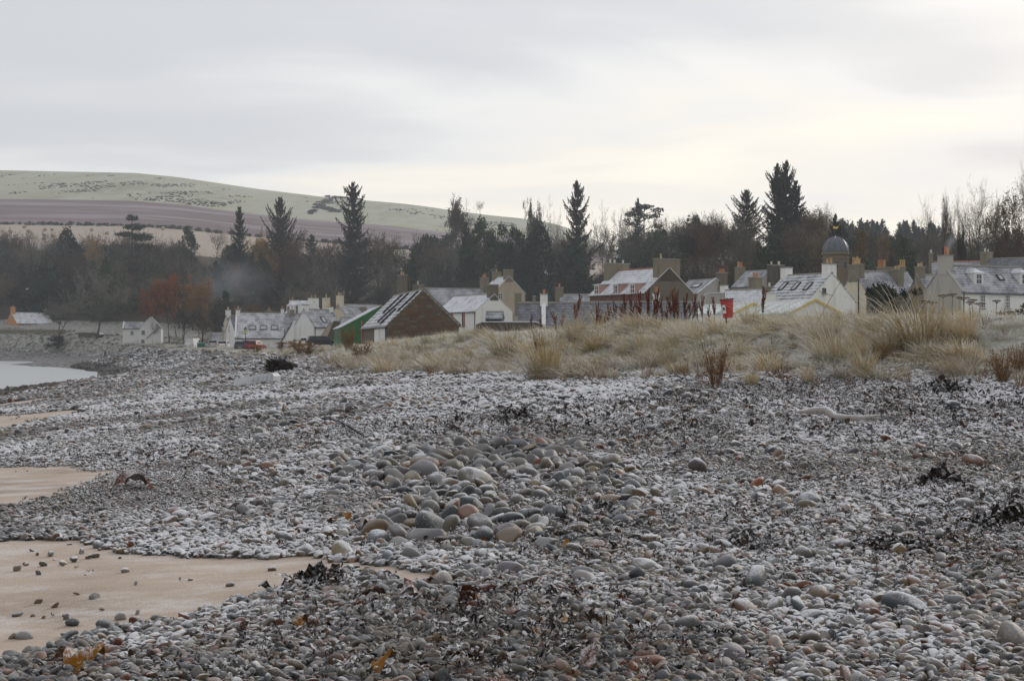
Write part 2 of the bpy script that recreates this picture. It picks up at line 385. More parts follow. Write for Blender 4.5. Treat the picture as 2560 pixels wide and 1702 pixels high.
def mat_land():
    n = NT('village_ground'); tv = n.noise(.5, 5, .65); c = n.mix(tv, (.09, .085, .05), (.24, .21, .14))
    dk = n.rng(n.noise(.12, 3), .42, .6); c = n.mix(n.math('MULTIPLY', dk, .6), c, (.075, .06, .05))
    f = n.rng(n.math('ADD', n.noise(.25, 4, .6), n.math('MULTIPLY', n.noise(2.4, 3, .7), .6)), .62, .95)
    c = n.mix(n.math('MULTIPLY', f, .62), c, (.60, .62, .62)); n.bump(n.noise(2.5, 4), .6, .3); return n.fin(c, .9, .1)
mat_land()

def mat_wood():
    n = NT('wood_floor'); c = n.mix(n.noise(.2, 5, .65), (.05, .042, .032), (.13, .105, .075)); return n.fin(c, .95, .1)
mat_wood()
wood_floor = fan('wood_slope', np.linspace(440, 590, 24), TS[::3], MATS['wood_floor'])
def mat_stub():
    n = NT('stubble'); p = n.pos(); st = n.noise(.35, 4, .6, n.vscale(p, (.25, 1, 1)))
    c = n.mix(st, (.36, .30, .25), (.45, .385, .33)); c = n.mix(n.math('MULTIPLY', n.rng(n.noise(.06, 4), .5, .7), .4), c, (.50, .46, .40)); return n.fin(c, .95, .1)
mat_stub()
stub = fan('stubble_field', np.linspace(590, 738, 24), TS[::3], MATS['stubble'])
def mat_plough():
    n = NT('ploughed'); p = n.pos(); st = n.noise(.16, 5, .65, n.vscale(p, (.18, 1, 1)))
    c = n.mix(n.rng(st, .3, .7), (.15, .105, .105), (.21, .165, .175))
    y = n.sep(p)[1]; c = n.mix(n.math('MULTIPLY', n.rng(n.noise(.03, 4, .6, n.vscale(p, (.3, 1, 1))), .42, .62), .55), c, (.36, .32, .36)); return n.fin(c, .95, .1)
mat_plough()
plough = fan('ploughed_field', np.linspace(738, 972, 30), TS[::3], MATS['ploughed'])
def mat_hill():
    n = NT('frosted_pasture'); p = n.pos()
    c = n.mix(n.noise(.02, 5, .6, n.vscale(p, (1, .14, .3))), (.29, .29, .20), (.41, .385, .275))
    f = n.rng(n.noise(.05, 5, .65, n.vscale(p, (1, .14, .3))), .3, .7); c = n.mix(n.math('MULTIPLY', f, .6), c, (.44, .47, .42))
    d = n.math('ADD', n.noise(.016, 4, .7, n.vscale(p, (1, .2, .3))), n.math('MULTIPLY', n.noise(.2, 3, .7, n.vscale(p, (1, .16, .3))), .6))
    c = n.mix(n.math('MULTIPLY', n.rng(d, .82, 1.0), .5), c, (.17, .16, .11))
    return n.fin(c, .95, .1)
mat_hill()
hill = fan('hill', np.concatenate([np.linspace(972, 1400, 40), np.linspace(1420, 1600, 16)]), TS[::2], MATS['frosted_pasture'])

def mat_sea():
    n = NT('sea_water'); p = n.pos()
    h = n.math('ADD', n.noise(.5, 4, .6, n.vscale(p, (.3, .5, 1))), n.math('MULTIPLY', n.noise(2.4, 3, .6, n.vscale(p, (.4, 1, 1))), .5))
    n.bump(h, .8, .6); return n.fin((.45, .47, .48), .3, .6, Metallic=.35)
mat_sea()
V = [(-1300, 70, 0), (-20, 70, 0), (-20, 420, 0), (-1300, 950, 0)]
sea = mobj('sea', np_mesh('sea', V, np.array([[0, 1, 2, 3]]), MATS['sea_water'])); sea['kind'] = 'structure'
# ------------------------------------------------------------------ houses
class House:
    """local frame: x along the ridge (A = 0, B = L), front eave at y = -W/2, z up from the base"""
    def __init__(s, name, label, fit, wall='white_wall', roof='slate', cat='house', base=None, ridge='ridge_tile', front=None, courses=0, over=.18, gutter=True):
        s.ax, s.ay, th, s.L, s.W, zr, ze = fit; s.th = R(th)
        c, n = math.cos(s.th), math.sin(s.th)
        if base is None:
            cs = [(s.ax + c * u - n * v, s.ay + n * u + c * v) for u in (0, s.L) for v in (-s.W / 2, s.W / 2)]
            base = min(float(terrain(*q)) for q in cs) - .3
        s.z0 = base; s.hr = zr - base; s.he = ze - base; s.root = empty(name, (s.ax, s.ay, base), s.th, label, cat)
        L_, w, hr, he = s.L, s.W / 2, s.hr, s.he; s.tan = (hr - he) / w
        a = [(0, -w, 0), (0, w, 0), (0, w, he), (0, 0, hr), (0, -w, he)]
        MB().prism(a, [(L_, y, z) for x, y, z in a]).build('wall', MATS[wall], s.root)
        if front:
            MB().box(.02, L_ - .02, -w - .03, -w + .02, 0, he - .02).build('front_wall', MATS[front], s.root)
        nrm = Vector((0, -s.tan, 1)).normalized(); sl = math.hypot(w, hr - he)
        for sg in (-1, 1):
            m = MB(); t = .1; lift = .012
            o = over; ye = (w + o); zee = he - o * s.tan
            nc = courses if (sg < 0 and courses) else 1
            v0, v1 = -.06, L_ + .06
            for i in range(nc):
                y0 = ye * i / nc; y1 = ye * (i + 1) / nc
                z0 = hr - y0 * s.tan + lift; z1 = hr - y1 * s.tan + lift
                up = (.035 if nc > 1 else 0)
                p = [(v0, sg * y0, z0 + t), (v0, sg * y1, z1 + t + up), (v0, sg * y1, z1 - .01 + (t if nc > 1 and i < nc - 1 else 0)), (v0, sg * y0, z0)]
                m.prism(p, [(v1, y, z) for x, y, z in p])
            m.build('roof_slope', MATS[roof], s.root)
        MB().prism([(-.08, -.16, hr + .02), (-.08, .16, hr + .02), (-.08, .13, hr + .17), (-.08, -.13, hr + .17)], [(L_ + .08, -.16, hr + .02), (L_ + .08, .16, hr + .02), (L_ + .08, .13, hr + .17), (L_ + .08, -.13, hr + .17)]).build('ridge_cap', MATS[ridge], s.root)
        if gutter:
            MB().tube([(-.05, -w - over - .06, he - over * s.tan - .02), (L_ + .05, -w - over - .06, he - over * s.tan - .02)], .06, 6).build('gutter', MATS['black_metal'], s.root)
    def ray(s, px, py):
        c, n = math.cos(s.th), math.sin(s.th)
        ox, oy, oz = -s.ax, -s.ay, ZC - s.z0; dx, dy, dz = (px - CX) / F, 1.0, (CY - py) / F
        return Vector((ox * c + oy * n, -ox * n + oy * c, oz)), Vector((dx * c + dy * n, -dx * n + dy * c, dz))
    def on(s, where, px, py):
        o, d = s.ray(px, py); w = s.W / 2
        if where == 'front': t = (-w - o.y) / d.y
        elif where == 'A': t = (0 - o.x) / d.x
        elif where == 'B': t = (s.L - o.x) / d.x
        elif where == 'slope': t = (s.hr + o.y * s.tan - o.z) / (d.z - d.y * s.tan)
        return o + d * t
    def basis(s, where):
        return {'front': (Vector((1, 0, 0)), Vector((0, -1, 0))), 'A': (Vector((0, -1, 0)), Vector((-1, 0, 0))), 'B': (Vector((0, 1, 0)), Vector((1, 0, 0)))}[where]
    def window(s, where, px, py, w, h, frame='white_paint', nx=2, ny=2, glass='window_glass', sill=True):
        p = s.on(where, px, py); u, n = s.basis(where); z = Vector((0, 0, 1)); fw = .07
        m = MB(); c = p + n * .025
        for sx in (-1, 1): m.obox(c + u * sx * (w / 2), u * fw / 2, n * .05, z * (h / 2 + fw / 2))
        for sz in (-1, 1): m.obox(c + z * sz * (h / 2), u * (w / 2 - fw / 2), n * .05, z * fw / 2)
        for i in range(1, nx): m.obox(c + u * (w * (i / nx - .5)), u * .022, n * .03, z * (h / 2 - fw / 2))
        for j in range(1, ny): m.obox(c + z * (h * (j / ny - .5)), u * (w / 2 - fw / 2), n * (.04 if j * 2 == ny else .028), z * (.035 if j * 2 == ny else .02))
        f = m.build('window', MATS[frame], s.root)
        MB().obox(p + n * .01, u * (w / 2 - .01), n * .012, z * (h / 2 - .01)).build('pane', MATS[glass], f)
        if sill: MB().obox(p + n * .06 - z * (h / 2 + .09), u * (w / 2 + .1), n * .08, z * .05).build('sill', MATS['cope'], f)
        return f
    def door(s, where, px, py, w, h, mat='red_paint', name='door'):
        p = s.on(where, px, py); u, n = s.basis(where); z = Vector((0, 0, 1))
        return MB().obox(p + n * .03, u * w / 2, n * .03, z * h / 2).build(name, MATS[mat], s.root)
    def skylight(s, px, py, w, l, glass='skylight_glass'):
        p = s.on('slope', px, py); u = Vector((1, 0, 0)); d = Vector((0, -1, -s.tan)).normalized(); n = Vector((0, -s.tan, 1)).normalized(); c = p + n * .16; m = MB()
        for sx in (-1, 1): m.obox(c + u * sx * w / 2, u * .05, d * (l / 2 + .05), n * .07)
        for sz in (-1, 1): m.obox(c + d * sz * l / 2, u * (w / 2 - .05), d * .05, n * .07)
        f = m.build('skylight', MATS['black_metal'], s.root)
        MB().obox(c, u * (w / 2 - .04), d * (l / 2 - .04), n * .03).build('pane', MATS[glass], f); return f
    def chimney(s, x, wx, wy, top, mat='stone_mossy', pots=2, pot='pot_buff', y=0, low=None, cope=True, poth=.5, across=True, white_to=None):
        """stack at ridge position x (local), wx along the ridge, wy across, top = height above the ridge"""
        z1 = s.hr + top; z0 = (s.hr - wy / 2 * s.tan - .3) if low is None else s.hr - low
        ch = MB().box(x - wx / 2, x + wx / 2, y - wy / 2, y + wy / 2, z0, z1).build('chimney', MATS[mat], s.root)
        zt = z1
        if cope:
            MB().box(x - wx / 2 - .07, x + wx / 2 + .07, y - wy / 2 - .07, y + wy / 2 + .07, z1 + .001, z1 + .13).build('cope', MATS['cope'], ch); zt = z1 + .13
        for i in range(pots):
            f = ((i + .5) / pots - .5) * .8
            q = (x, y + f * wy) if across else (x + f * wx, y)
            h = poth * random.uniform(.8, 1.25)
            MB().lathe([(.15, 0), (.13, h * .1), (.12, h * .8), (.155, h * .84), (.155, h), (.1, h), (.1, h - .1)], (q[0], q[1], zt - .003), 8).build('chimney_pot', MATS[pot if isinstance(pot, str) else pot[i % len(pot)]], ch)
        return ch
    def skew(s, end, mat='white_wall', wd=.22):
        """raised gable coping"""
        x0, x1 = (-.09, wd) if end == 'A' else (s.L - wd, s.L + .09); w = s.W / 2 + .12; m = MB()
        for sg in (-1, 1):
            a = [(x0, 0, s.hr + .1), (x0, sg * w, s.hr - w * s.tan + .1), (x0, sg * w, s.hr - w * s.tan + .24), (x0, 0, s.hr + .24)]
            m.prism(a, [(x1, y, z) for x, y, z in a])
        m.build('skew', MATS[mat], s.root)
    def dormer(s, px, py, w, h, wall='white_wall', roof='slate_frosty', hip=True, frame='white_paint', depth=None, nx=2, ny=2):
        """front foot of the dormer on the slope at the photo point"""
        p = s.on('slope', px, py); y0 = p.y - .05; z0 = p.z; x = p.x
        run = h / s.tan if s.tan else 2; yb = y0 + run + (h * .35 / s.tan if hip else .3)
        b = MB().prism([(x - w / 2, y0, z0 - .1), (x - w / 2, y0, z0 + h), (x - w / 2, y0 + run, z0 + h), (x - w / 2, y0 + .2, z0 - .1)], [(x + w / 2, y0, z0 - .1), (x + w / 2, y0, z0 + h), (x + w / 2, y0 + run, z0 + h), (x + w / 2, y0 + .2, z0 - .1)]).build('dormer', MATS[wall], s.root)
        e = .14; m = MB()
        if hip:
            rz = z0 + h + w * .42; a = [(x - w / 2 - e, y0 - e, z0 + h + .002), (x + w / 2 + e, y0 - e, z0 + h + .002), (x + w / 2 + e, y0 + run + .2, z0 + h + .002), (x - w / 2 - e, y0 + run + .2, z0 + h + .002), (x, y0 + w * .42, rz), (x, yb, rz)]
            m.poly(a, [(0, 1, 4), (1, 2, 5, 4), (3, 0, 4, 5), (2, 3, 5), (3, 2, 1, 0)])
        else:
            a = [(x - w / 2 - e, y0 - e, z0 + h - .02), (x - w / 2 - e, y0 - e, z0 + h + .09), (x - w / 2 - e, yb, z0 + h + .28), (x - w / 2 - e, yb, z0 + h + .1)]
            m.prism(a, [(x + w / 2 + e, y, z) for _, y, z in a])
        m.build('dormer_roof', MATS[roof], b)
        c = Vector((x, y0 - .02, z0 + h * .5)); ww, wh = w * .62, h * .82; m = MB()
        for sx in (-1, 1): m.obox(c + Vector((sx * ww / 2, 0, 0)), (.04, 0, 0), (0, .04, 0), (0, 0, wh / 2 + .04))
        for sz in (-1, 1): m.obox(c + Vector((0, 0, sz * wh / 2)), (ww / 2 - .04, 0, 0), (0, .04, 0), (0, 0, .04))
        for i in range(1, nx): m.obox(c + Vector((ww * (i / nx - .5), 0, 0)), (.02, 0, 0), (0, .03, 0), (0, 0, wh / 2 - .04))
        for j in range(1, ny): m.obox(c + Vector((0, 0, wh * (j / ny - .5))), (ww / 2 - .04, 0, 0), (0, .026, 0), (0, 0, .025))
        m.build('window', MATS[frame], b)
        MB().obox(c + Vector((0, .01, 0)), (ww / 2 - .02, 0, 0), (0, .01, 0), (0, 0, wh / 2 - .02)).build('pane', MATS['window_glass'], b)
        return b
    def downpipe(s, where='fB', x=None):
        x = (s.L - .15 if where == 'fB' else .15) if x is None else x
        MB().tube([(x, -s.W / 2 - .1, 0), (x, -s.W / 2 - .1, s.he - .1), (x, -s.W / 2 - .2, s.he - .02)], .05, 6).build('downpipe', MATS['black_metal'], s.root)
    def aerial(s, px, py0, py1, d=None):
        """TV aerial on a pole, standing at the ridge"""
        x = s.L * .5; o = s.on('slope', px, py0); z1 = o.z + (py0 - py1) / F * s.ay
        m = MB().tube([(o.x, o.y, o.z - .2), (o.x, o.y, z1)], .025, 4).tube([(o.x, o.y, z1 - .1), (o.x + 1.1, o.y, z1 - .05)], .02, 4)
        for i in range(6): m.tube([(o.x + .15 + i * .17, o.y - .25, z1 - .08), (o.x + .15 + i * .17, o.y + .25, z1 - .08)], .012, 4)
        m.build('aerial', MATS['wire'], s.root)
random.seed(4)
# --- far left
h = House('cottage', 'orange cottage with snowy roof above the sea wall by the bay', (-151.54, 430.44, 45.8, 11.65, 7.26, 13.94, 10.68), 'orange_wall', 'slate_frosty', base=7.5)
h.chimney(.5, .9, 1.5, 1.7, 'orange_wall', 1); h.chimney(h.L - .5, .9, 1.2, .9, 'orange_wall', 1)
h.window('front', 57, 811, 1.0, .9); h.window('front', 89, 818, 1.0, 1.0)
h = House('cottage', 'white gabled cottage with dark windows behind bare trees by the bay', (-95.73, 378.93, -80.8, 6.99, 5.43, 11.41, 8.64), 'white_wall', 'slate', base=1.8)
h.window('B', 358, 831, .9, 1.0, nx=1); h.window('B', 357, 853, .9, .9, nx=1); h.skew('B')
m = MB(); a, b = h.on('B', 399, 818), h.on('B', 366, 846); m.tube([a + Vector((.3, 0, 0)), b + Vector((.3, 0, 0))], .09, 4); m.build('handrail', MATS['black_metal'], h.root)
w = House('cottage_wing', 'low white wing with grey roof beside the gabled cottage', (-103.77, 380.11, 7.9, 5.09, 4.26, 10.26, 8.57), 'white_wall', 'slate', base=1.8)
w.skew('A'); w.window('front', 330, 832, .8, .8)
h = House('outbuilding', 'low grey roofed white building left of the cream gable', (-63.15, 300.14, 6.7, 2.4, 4.00, 6.76, 5.24), 'white_wall', 'slate', base=2.8)
# --- white row by the car park
h = House('house', 'narrow cream gabled house at the left end of the white row', (-58.33, 290.06, 31.2, 7.00, 4.55, 10.20, 7.90), 'cream_wall', 'slate_bare', base=2.9)
h.chimney(.45, .8, 1.1, 1.1, 'white_wall', 1, 'pot_white'); h.window('A', 563, 823, .5, 1.0)
h = House('house', 'slim white gabled house with stone chimney beside the street lamp', (-53.92, 272.04, 29.9, 7.00, 4.69, 9.61, 7.19), 'white_wall', 'slate_bare', base=2.9)
h.chimney(1.6, .9, 1.3, 1.5, 'brown_harl', 1, 'pot_buff'); h.window('A', 573, 820, .5, 1.1)
h = House('house', 'long white house with three framed rooflights in its striped roof', (-49.44, 254.96, 8.2, 8.29, 8.77, 9.96, 5.54), 'white_wall', 'slate_streak', base=2.9, courses=14)
h.chimney(.3, .7, 1.3, .5, 'white_wall', 0, low=2.2); h.chimney(h.L - .1, .6, .9, .7, 'white_wall', 1, 'pot_orange'); h.skew('A')
for px in (631, 659, 686.5): h.skylight(px, 820.5, 1.15, .95)
h.window('front', 626, 856, 1.0, .7); h.window('front', 600, 857, .8, .7)
h = House('house', 'back row house behind the long white house, only chimneys showing', (-50.2, 275, 8, 11, 7, 10.2, 7.0), 'grey_harl', 'slate', base=3)
h.chimney(3.2, .9, 1.1, .7, 'stone_mossy', 1, 'pot_orange'); h.chimney(7.6, .9, 1.3, .7, 'stone_mossy', 1, 'pot_buff')
h = House('house', 'tall white house with two pale dormers above the row', (-43.87, 285.36, -57.8, 10.07, 6.76, 12.51, 8.90), 'white_wall', 'slate_frosty', base=3.2)
h.chimney(.5, .9, 1.9, .6, 'white_wall', 2, ('pot_buff', 'black_metal')); h.chimney(h.L - .4, .9, 1.9, .8, 'white_wall', 2, 'pot_buff', low=2.5)
h.dormer(722, 789, 1.9, 2.0); h.dormer(743, 787, 1.9, 2.0)
for px in (705, 716): h.window('front', px, 816, .6, 1.5)
h.aerial(769, 757, 728)
h = House('house', 'white gabled house with one rooflight and low side roof', (-35.43, 242.13, 40.7, 5.62, 6.22, 10.26, 7.31), 'white_wall', 'slate', base=2.9)
h.chimney(.35, .7, 1.0, .75, 'white_wall', 0); h.chimney(h.L - .3, .7, 1.0, .5, 'white_wall', 1, 'pot_orange', low=2.4)
h.skylight(808.5, 801, .75, 1.3, 'skylight_glass')
h.downpipe('fB', .2)
wl = h.W / 2
MB().prism([(-.3, wl - .4, 0), (-.3, wl + 3.4, 0), (-.3, wl + 3.4, h.he - 2.5), (-.3, wl - .4, h.he + 1.1)], [(3.2, wl - .4, 0), (3.2, wl + 3.4, 0), (3.2, wl + 3.4, h.he - 2.5), (3.2, wl - .4, h.he + 1.1)]).build('lean_to', MATS['white_wall'], h.root)
MB().prism([(-.5, wl + .1, h.he + .76), (-.5, wl + 3.7, h.he - 2.68), (-.5, wl + 3.7, h.he - 2.46), (-.5, wl + .1, h.he + .98)], [(3.3, wl + .1, h.he + .76), (3.3, wl + 3.7, h.he - 2.68), (3.3, wl + 3.7, h.he - 2.46), (3.3, wl + .1, h.he + .98)]).build('lean_to_roof', MATS['slate'], h.root)
MB().box(.4, 1.2, wl + .2, wl + 1.1, h.he - .6, h.he + 1.0).build('chimney', MATS['stone_mossy'], h.root)
h = House('house', 'cream gabled house with orange chimney pots behind the green shed', (-33.27, 271.89, 37.8, 8.81, 6.62, 11.95, 9.27), 'cream_wall', 'slate', base=3.2)
h.chimney(.45, .9, 1.5, 1.7, 'cream_wall', 3, ('pot_orange', 'pot_orange', 'pot_white')); h.chimney(-2.6, .8, 1.6, 1.2, 'cream_wall', 1, 'pot_buff', low=5)
h.chimney(4.6, .8, 1.3, -.4, 'stone_mossy', 0, y=-1.6, low=2.9, cope=False)
h = House('outbuilding', 'small low slate roof just left of the green shed', (-24.69, 205.07, 12.3, 2.9, 3.44, 8.12, 6.70), 'grey_harl', 'slate', base=3.2)
def mono(name, label, pts, d, depth, mat, roof, cat='outbuilding'):
    """small lean-to drawn by its gable outline, standing at distance d, with real depth"""
    P = [at(px, py, d) for px, py in pts]; gz = min(p.z for p in P); c = P[0].copy()
    root = empty(name, (c.x, c.y, gz), 0, label, cat); q = [(p.x - c.x, 0, p.z - gz) for p in P]
    MB().prism(q, [(x, depth, z) for x, y, z in q]).build('wall', MATS[mat], root)
    m = MB()
    for (x0, _, z0), (x1, _, z1) in zip(q[1:-1], q[2:]):
        a = [(x0, -.1, z0 + .01), (x1, -.1, z1 + .01), (x1, -.1, z1 + .1), (x0, -.1, z0 + .1)]; m.prism(a, [(x, depth + .1, z) for x, y, z in a])
    m.build('roof', MATS[roof], root); return root
mono('lean_to_shed', 'pale beige sloping end wall between the white house and dark shed', [(801, 850), (801, 842), (825, 806), (833, 808), (833, 850)], 226, 6, 'beige_wall', 'slate')
mono('lean_to_shed', 'dark grey harled shed end against the green shed', [(817, 850), (817, 846), (834, 803), (851, 804), (856, 850)], 212, 5, 'dark_harl', 'slate')
# --- green corrugated shed
def mat_green():
    n = NT('green_sheet'); x = n.sep(n.obj())[1]; wv = n.math('SINE', n.math('MULTIPLY', x, 42.0))
    c = n.mix(n.noise(1.5, 4), (.018, .105, .035), (.03, .165, .055)); c = n.mix(n.math('MULTIPLY', n.rng(n.noise(.8, 5, .7), .6, .8), .5), c, (.1, .09, .05)); n.bump(wv, .4, .03); return n.fin(c, .55, .4)
mat_green()
h = House('shed', 'bright green corrugated metal shed with frosted roof edge', (-18.80, 189.83, -79.5, 13.97, 9.77, 9.10, 6.43), 'green_sheet', 'slate_frosty', 'shed', base=3.2, gutter=False)
# --- stone barn, gable laid stone by stone
h = House('barn', 'stone gabled barn with white boarded side and dark roof slots', (-12.41, 150.18, -76.8, 18.05, 6.80, 9.40, 6.14), 'brown_harl', 'slate_streak', 'barn', base=3.5, courses=13)
barn = h
def mat_stone():
    n = NT('barn_stone'); o = n.N('ShaderNodeObjectInfo'); r = o.outputs['Random']
    c = n.ramp(r, [(0, (.15, .075, .055)), (.25, (.19, .115, .075)), (.45, (.135, .10, .07)), (.6, (.21, .155, .095)), (.8, (.12, .105, .09)), (.93, (.22, .2, .17)), (1, (.14, .06, .045))])
    z = n.sep(n.pos())[2]; c = n.mix(n.math('MULTIPLY', n.rng(n.noise(.9, 3), .45, .65), .5), c, (.16, .07, .05))
    c = n.mix(n.math('MULTIPLY', n.noise(7, 4, .7), .5), c, (.1, .085, .06)); n.bump(n.noise(18, 3), .5, .03); return n.fin(c, .95, .15)
mat_stone()
wallpart = [c for c in h.root.children if c.name.startswith('wall')][0]
def lay_stones(h, par, mat):
    rng = random.Random(3); z = .9; w = h.W / 2; shared = []
    for k in range(6):
        bx = MB(); j = lambda: rng.uniform(-.06, .06)
        P = [(0, -.5 + j(), -.5 + j()), (0, .5 + j(), -.5 + j()), (0, .5 + j(), .5 + j()), (0, -.5 + j(), .5 + j())]
        bx.prism(P, [(1, y * .9, z * .86) for x, y, z in P])
        me = bpy.data.meshes.new('stone'); me.from_pydata(bx.v, [], bx.f); me.materials.append(mat); shared.append(me)
    while z < h.hr - .25:
        ht = rng.uniform(.19, .30); half = w if z + ht < h.he else (h.hr - z - ht) / h.tan
        if half < .15: break
        y = -half + .02
        while y < half - .12:
            wd = min(rng.uniform(.3, .78), half - y)
            if half - (y + wd) < .2: wd = half - y
            o = mobj('stone', shared[rng.randrange(6)], par); o.location = (h.L - .02, y + wd / 2, z + ht / 2); o.scale = (rng.uniform(.05, .085), wd * .95, ht * .93); y += wd
        z += ht
lay_stones(h, wallpart, MATS['barn_stone'])
w2_ = h.W / 2
MB().box(h.L - 7.8, h.L - .35, -w2_ - .06, -w2_ - .005, 0, h.he - .25).build('board_panel', MATS['white_paint'], h.root)
for i, mt in ((0, 'white_paint'), (1, 'white_wall')):
    MB().box(h.L - 4.0 - 3.9 * i + .12, h.L - .5 - 3.9 * i, -w2_ - .12, -w2_ - .065, .1, h.he - .35).build('door', MATS[mt], h.root)
h.downpipe('fB', h.L - .08)
h.door('front', 906, 840, 1.2, 3.2, 'red_paint', 'side_door')
MB().prism([(h.L - .05, 0, h.hr + .12), (h.L - .05, w2_ + .2, h.he - .08), (h.L - .05, w2_ + .2, h.he + .1), (h.L - .05, 0, h.hr + .26)], [(h.L + .14, 0, h.hr + .12), (h.L + .14, w2_ + .2, h.he - .08), (h.L + .14, w2_ + .2, h.he + .1), (h.L + .14, 0, h.hr + .26)]).build('verge', MATS['stone_mossy'], h.root)
for px, py in ((984, 762), (999, 759.5), (966, 789.5), (973, 793), (1022, 756)): h.skylight(px, py, .42, 2.6 if px > 980 else 2.0, 'dark_glass')
# --- behind the barn
h = House('house', 'grey slate roofed house with greenish chimneys behind the barn', (-15.73, 235.03, 26.8, 12.58, 8.61, 13.63, 9.79), 'grey_harl', 'slate', base=4.2)
h.chimney(.2, .9, 2.4, .45, 'stone_mossy', 1, 'pot_white'); h.chimney(h.L - .2, .9, 1.7, 1.9, 'stone_mossy', 3, ('pot_orange', 'pot_orange', 'pot_buff'))
h.chimney(-2.6, .9, 2.2, 2.0, 'brown_harl', 2, 'pot_buff', low=4); h.aerial(1024, 720, 697)
h = House('cottage', 'white cottage with snowy roof and dark red window frames', (-7.92, 196.07, -59.4, 10.98, 5.56, 10.90, 8.71), 'white_wall', 'slate_frosty', base=4.2)
h.chimney(h.L - .4, .8, 1.3, 1.2, 'brown_harl', 0); h.window('front', 1130, 792, .55, 1.0, 'red_paint', nx=1); h.window('front', 1159, 798, .6, 1.9, 'red_paint', nx=1, ny=2)
h.downpipe('fB')
h = House('house', 'tall beige gabled house with frosted roof and two stone chimneys', (-2.96, 262.10, -66.1, 6.10, 6.26, 16.64, 13.60), 'beige_wall', 'slate_frosty', base=5.0)
h.chimney(.3, .9, 1.5, .9, 'stone_mossy', 1); h.chimney(h.L - .45, .95, 1.6, 1.1, 'stone_mossy', 2, 'black_metal'); h.window('B', 1251, 740, .8, .9); h.aerial(1243, 693, 655)
# --- low slate row in front
h = House('cottage', 'low slate roofed cottage with white round chimney behind the dune grass', (.71, 150.01, -1.5, 6.51, 5.89, 8.66, 6.05), 'grey_harl', 'slate_bare', base=4.2)
h.chimney(2.65, .8, .9, .95, 'white_wall', 1, 'pot_orange', low=1.2)
MB().prism([(2.4, 0, h.hr + .05), (2.4, -3.1, h.he + .05), (2.4, -3.1, h.he + .4), (2.4, 0, h.hr + .4)], [(2.85, 0, h.hr + .05), (2.85, -3.1, h.he + .05), (2.85, -3.1, h.he + .4), (2.85, 0, h.hr + .4)]).build('skew', MATS['white_wall'], h.root)
h = House('terrace', 'long low slate roof with small white chimney behind the red dock stalks', (6.74, 138.01, -5.4, 11.28, 5.68, 8.40, 5.93), 'grey_harl', 'slate_bare', base=4.4)
h.chimney(7.2, .72, .75, .85, 'white_wall', 1, 'pot_orange', low=1.0)
h = House('house', 'small grey roof with tall narrow stone stack and orange pot', (7.09, 210.03, -2.2, 4.40, 4.75, 11.67, 9.65), 'white_wall', 'slate', base=4.8)
h.chimney(-.1, 1.2, 1.2, 1.0, 'stone_mossy', 1, 'pot_orange', low=2.4); h.aerial(1385, 738, 709)
h = House('outbuilding', 'low white walled building with stubby stone stack left of orange pot', (1.8, 213, 0, 4.6, 4, 10.6, 9.6), 'white_wall', 'slate_frosty', base=4.8)
h.chimney(1.5, .5, .6, .9, 'stone_mossy', 0); h.chimney(-.9, 1.0, 1.0, 1.3, 'stone_mossy', 0, low=2)
# --- large house with three dormers
h = House('house', 'large house with snowy roof, three pink dormers and mossy chimneys', (13.33, 185.99, -58.1, 11.64, 7.70, 13.85, 10.72), 'brown_harl', 'slate_frosty', base=4.6, ridge='ridge_red', front='redbrown_wall')
h.chimney(.6, 1.1, 3.4, .95, 'stone_mossy', 4, ('pot_white', 'pot_white', 'black_metal', 'pot_white')); h.chimney(h.L - .55, 1.1, 3.4, 1.0, 'stone_mossy', 3, ('pot_buff', 'black_metal', 'black_metal'))
for px, py in ((1493, 737), (1541, 736), (1583, 735)): h.dormer(px, py, 1.25, 1.25, 'pink_wood', 'slate_frosty', hip=False)
h = House('house', 'grey gabled house with snowy rooflight right of the dormered house', (26.83, 215.04, -62.0, 6.71, 6.31, 13.92, 11.77), 'grey_harl', 'slate', base=5.2)
h.skylight(1742, 716, 1.8, .9); h.chimney(h.L - .2, .9, 1.4, .9, 'brown_harl', 3, 'pot_orange', y=1.2, low=1.6); h.skew('B', 'slate_frosty')
h = House('house', 'slate roof between stone stacks with three orange pots', (38.64, 234.97, -55.1, 5.43, 6.43, 16.33, 13.73), 'grey_harl', 'slate', base=6)
h.chimney(-1.4, 1.0, 1.5, .7, 'stone_mossy', 3, ('pot_buff', 'pot_orange', 'pot_orange'), low=2.5, poth=.75); h.chimney(h.L + .4, .9, 1.0, .8, 'dark_harl', 1, 'pot_white', low=2.8)
h = House('cottage', 'low frosted roof behind the red bin with white chimney', (25.42, 170.01, -48.9, 6.93, 4.0, 10.75, 9.1), 'grey_harl', 'slate_frosty', base=5)
h.chimney(-.1, .7, .7, .6, 'white_wall', 0, low=1.0); h.chimney(4.0, 1.0, 1.3, 1.4, 'stone_mossy', 2, 'pot_orange', y=.8, low=.6); h.chimney(h.L - .2, .8, 1.1, .2, 'stone_mossy', 1, 'pot_white', low=1.4)
mono('outbuilding', 'flat topped grey wall left of the red bin', [(1771, 768), (1771, 734), (1812, 733), (1812, 768)], 160, 4, 'grey_harl', 'slate_frosty')
mono('outbuilding', 'white sloping gable just behind the striped tent roofs', [(1903, 775), (1903, 764), (1916, 734), (1941, 734), (1946, 775)], 140, 3, 'white_wall', 'slate_frosty')
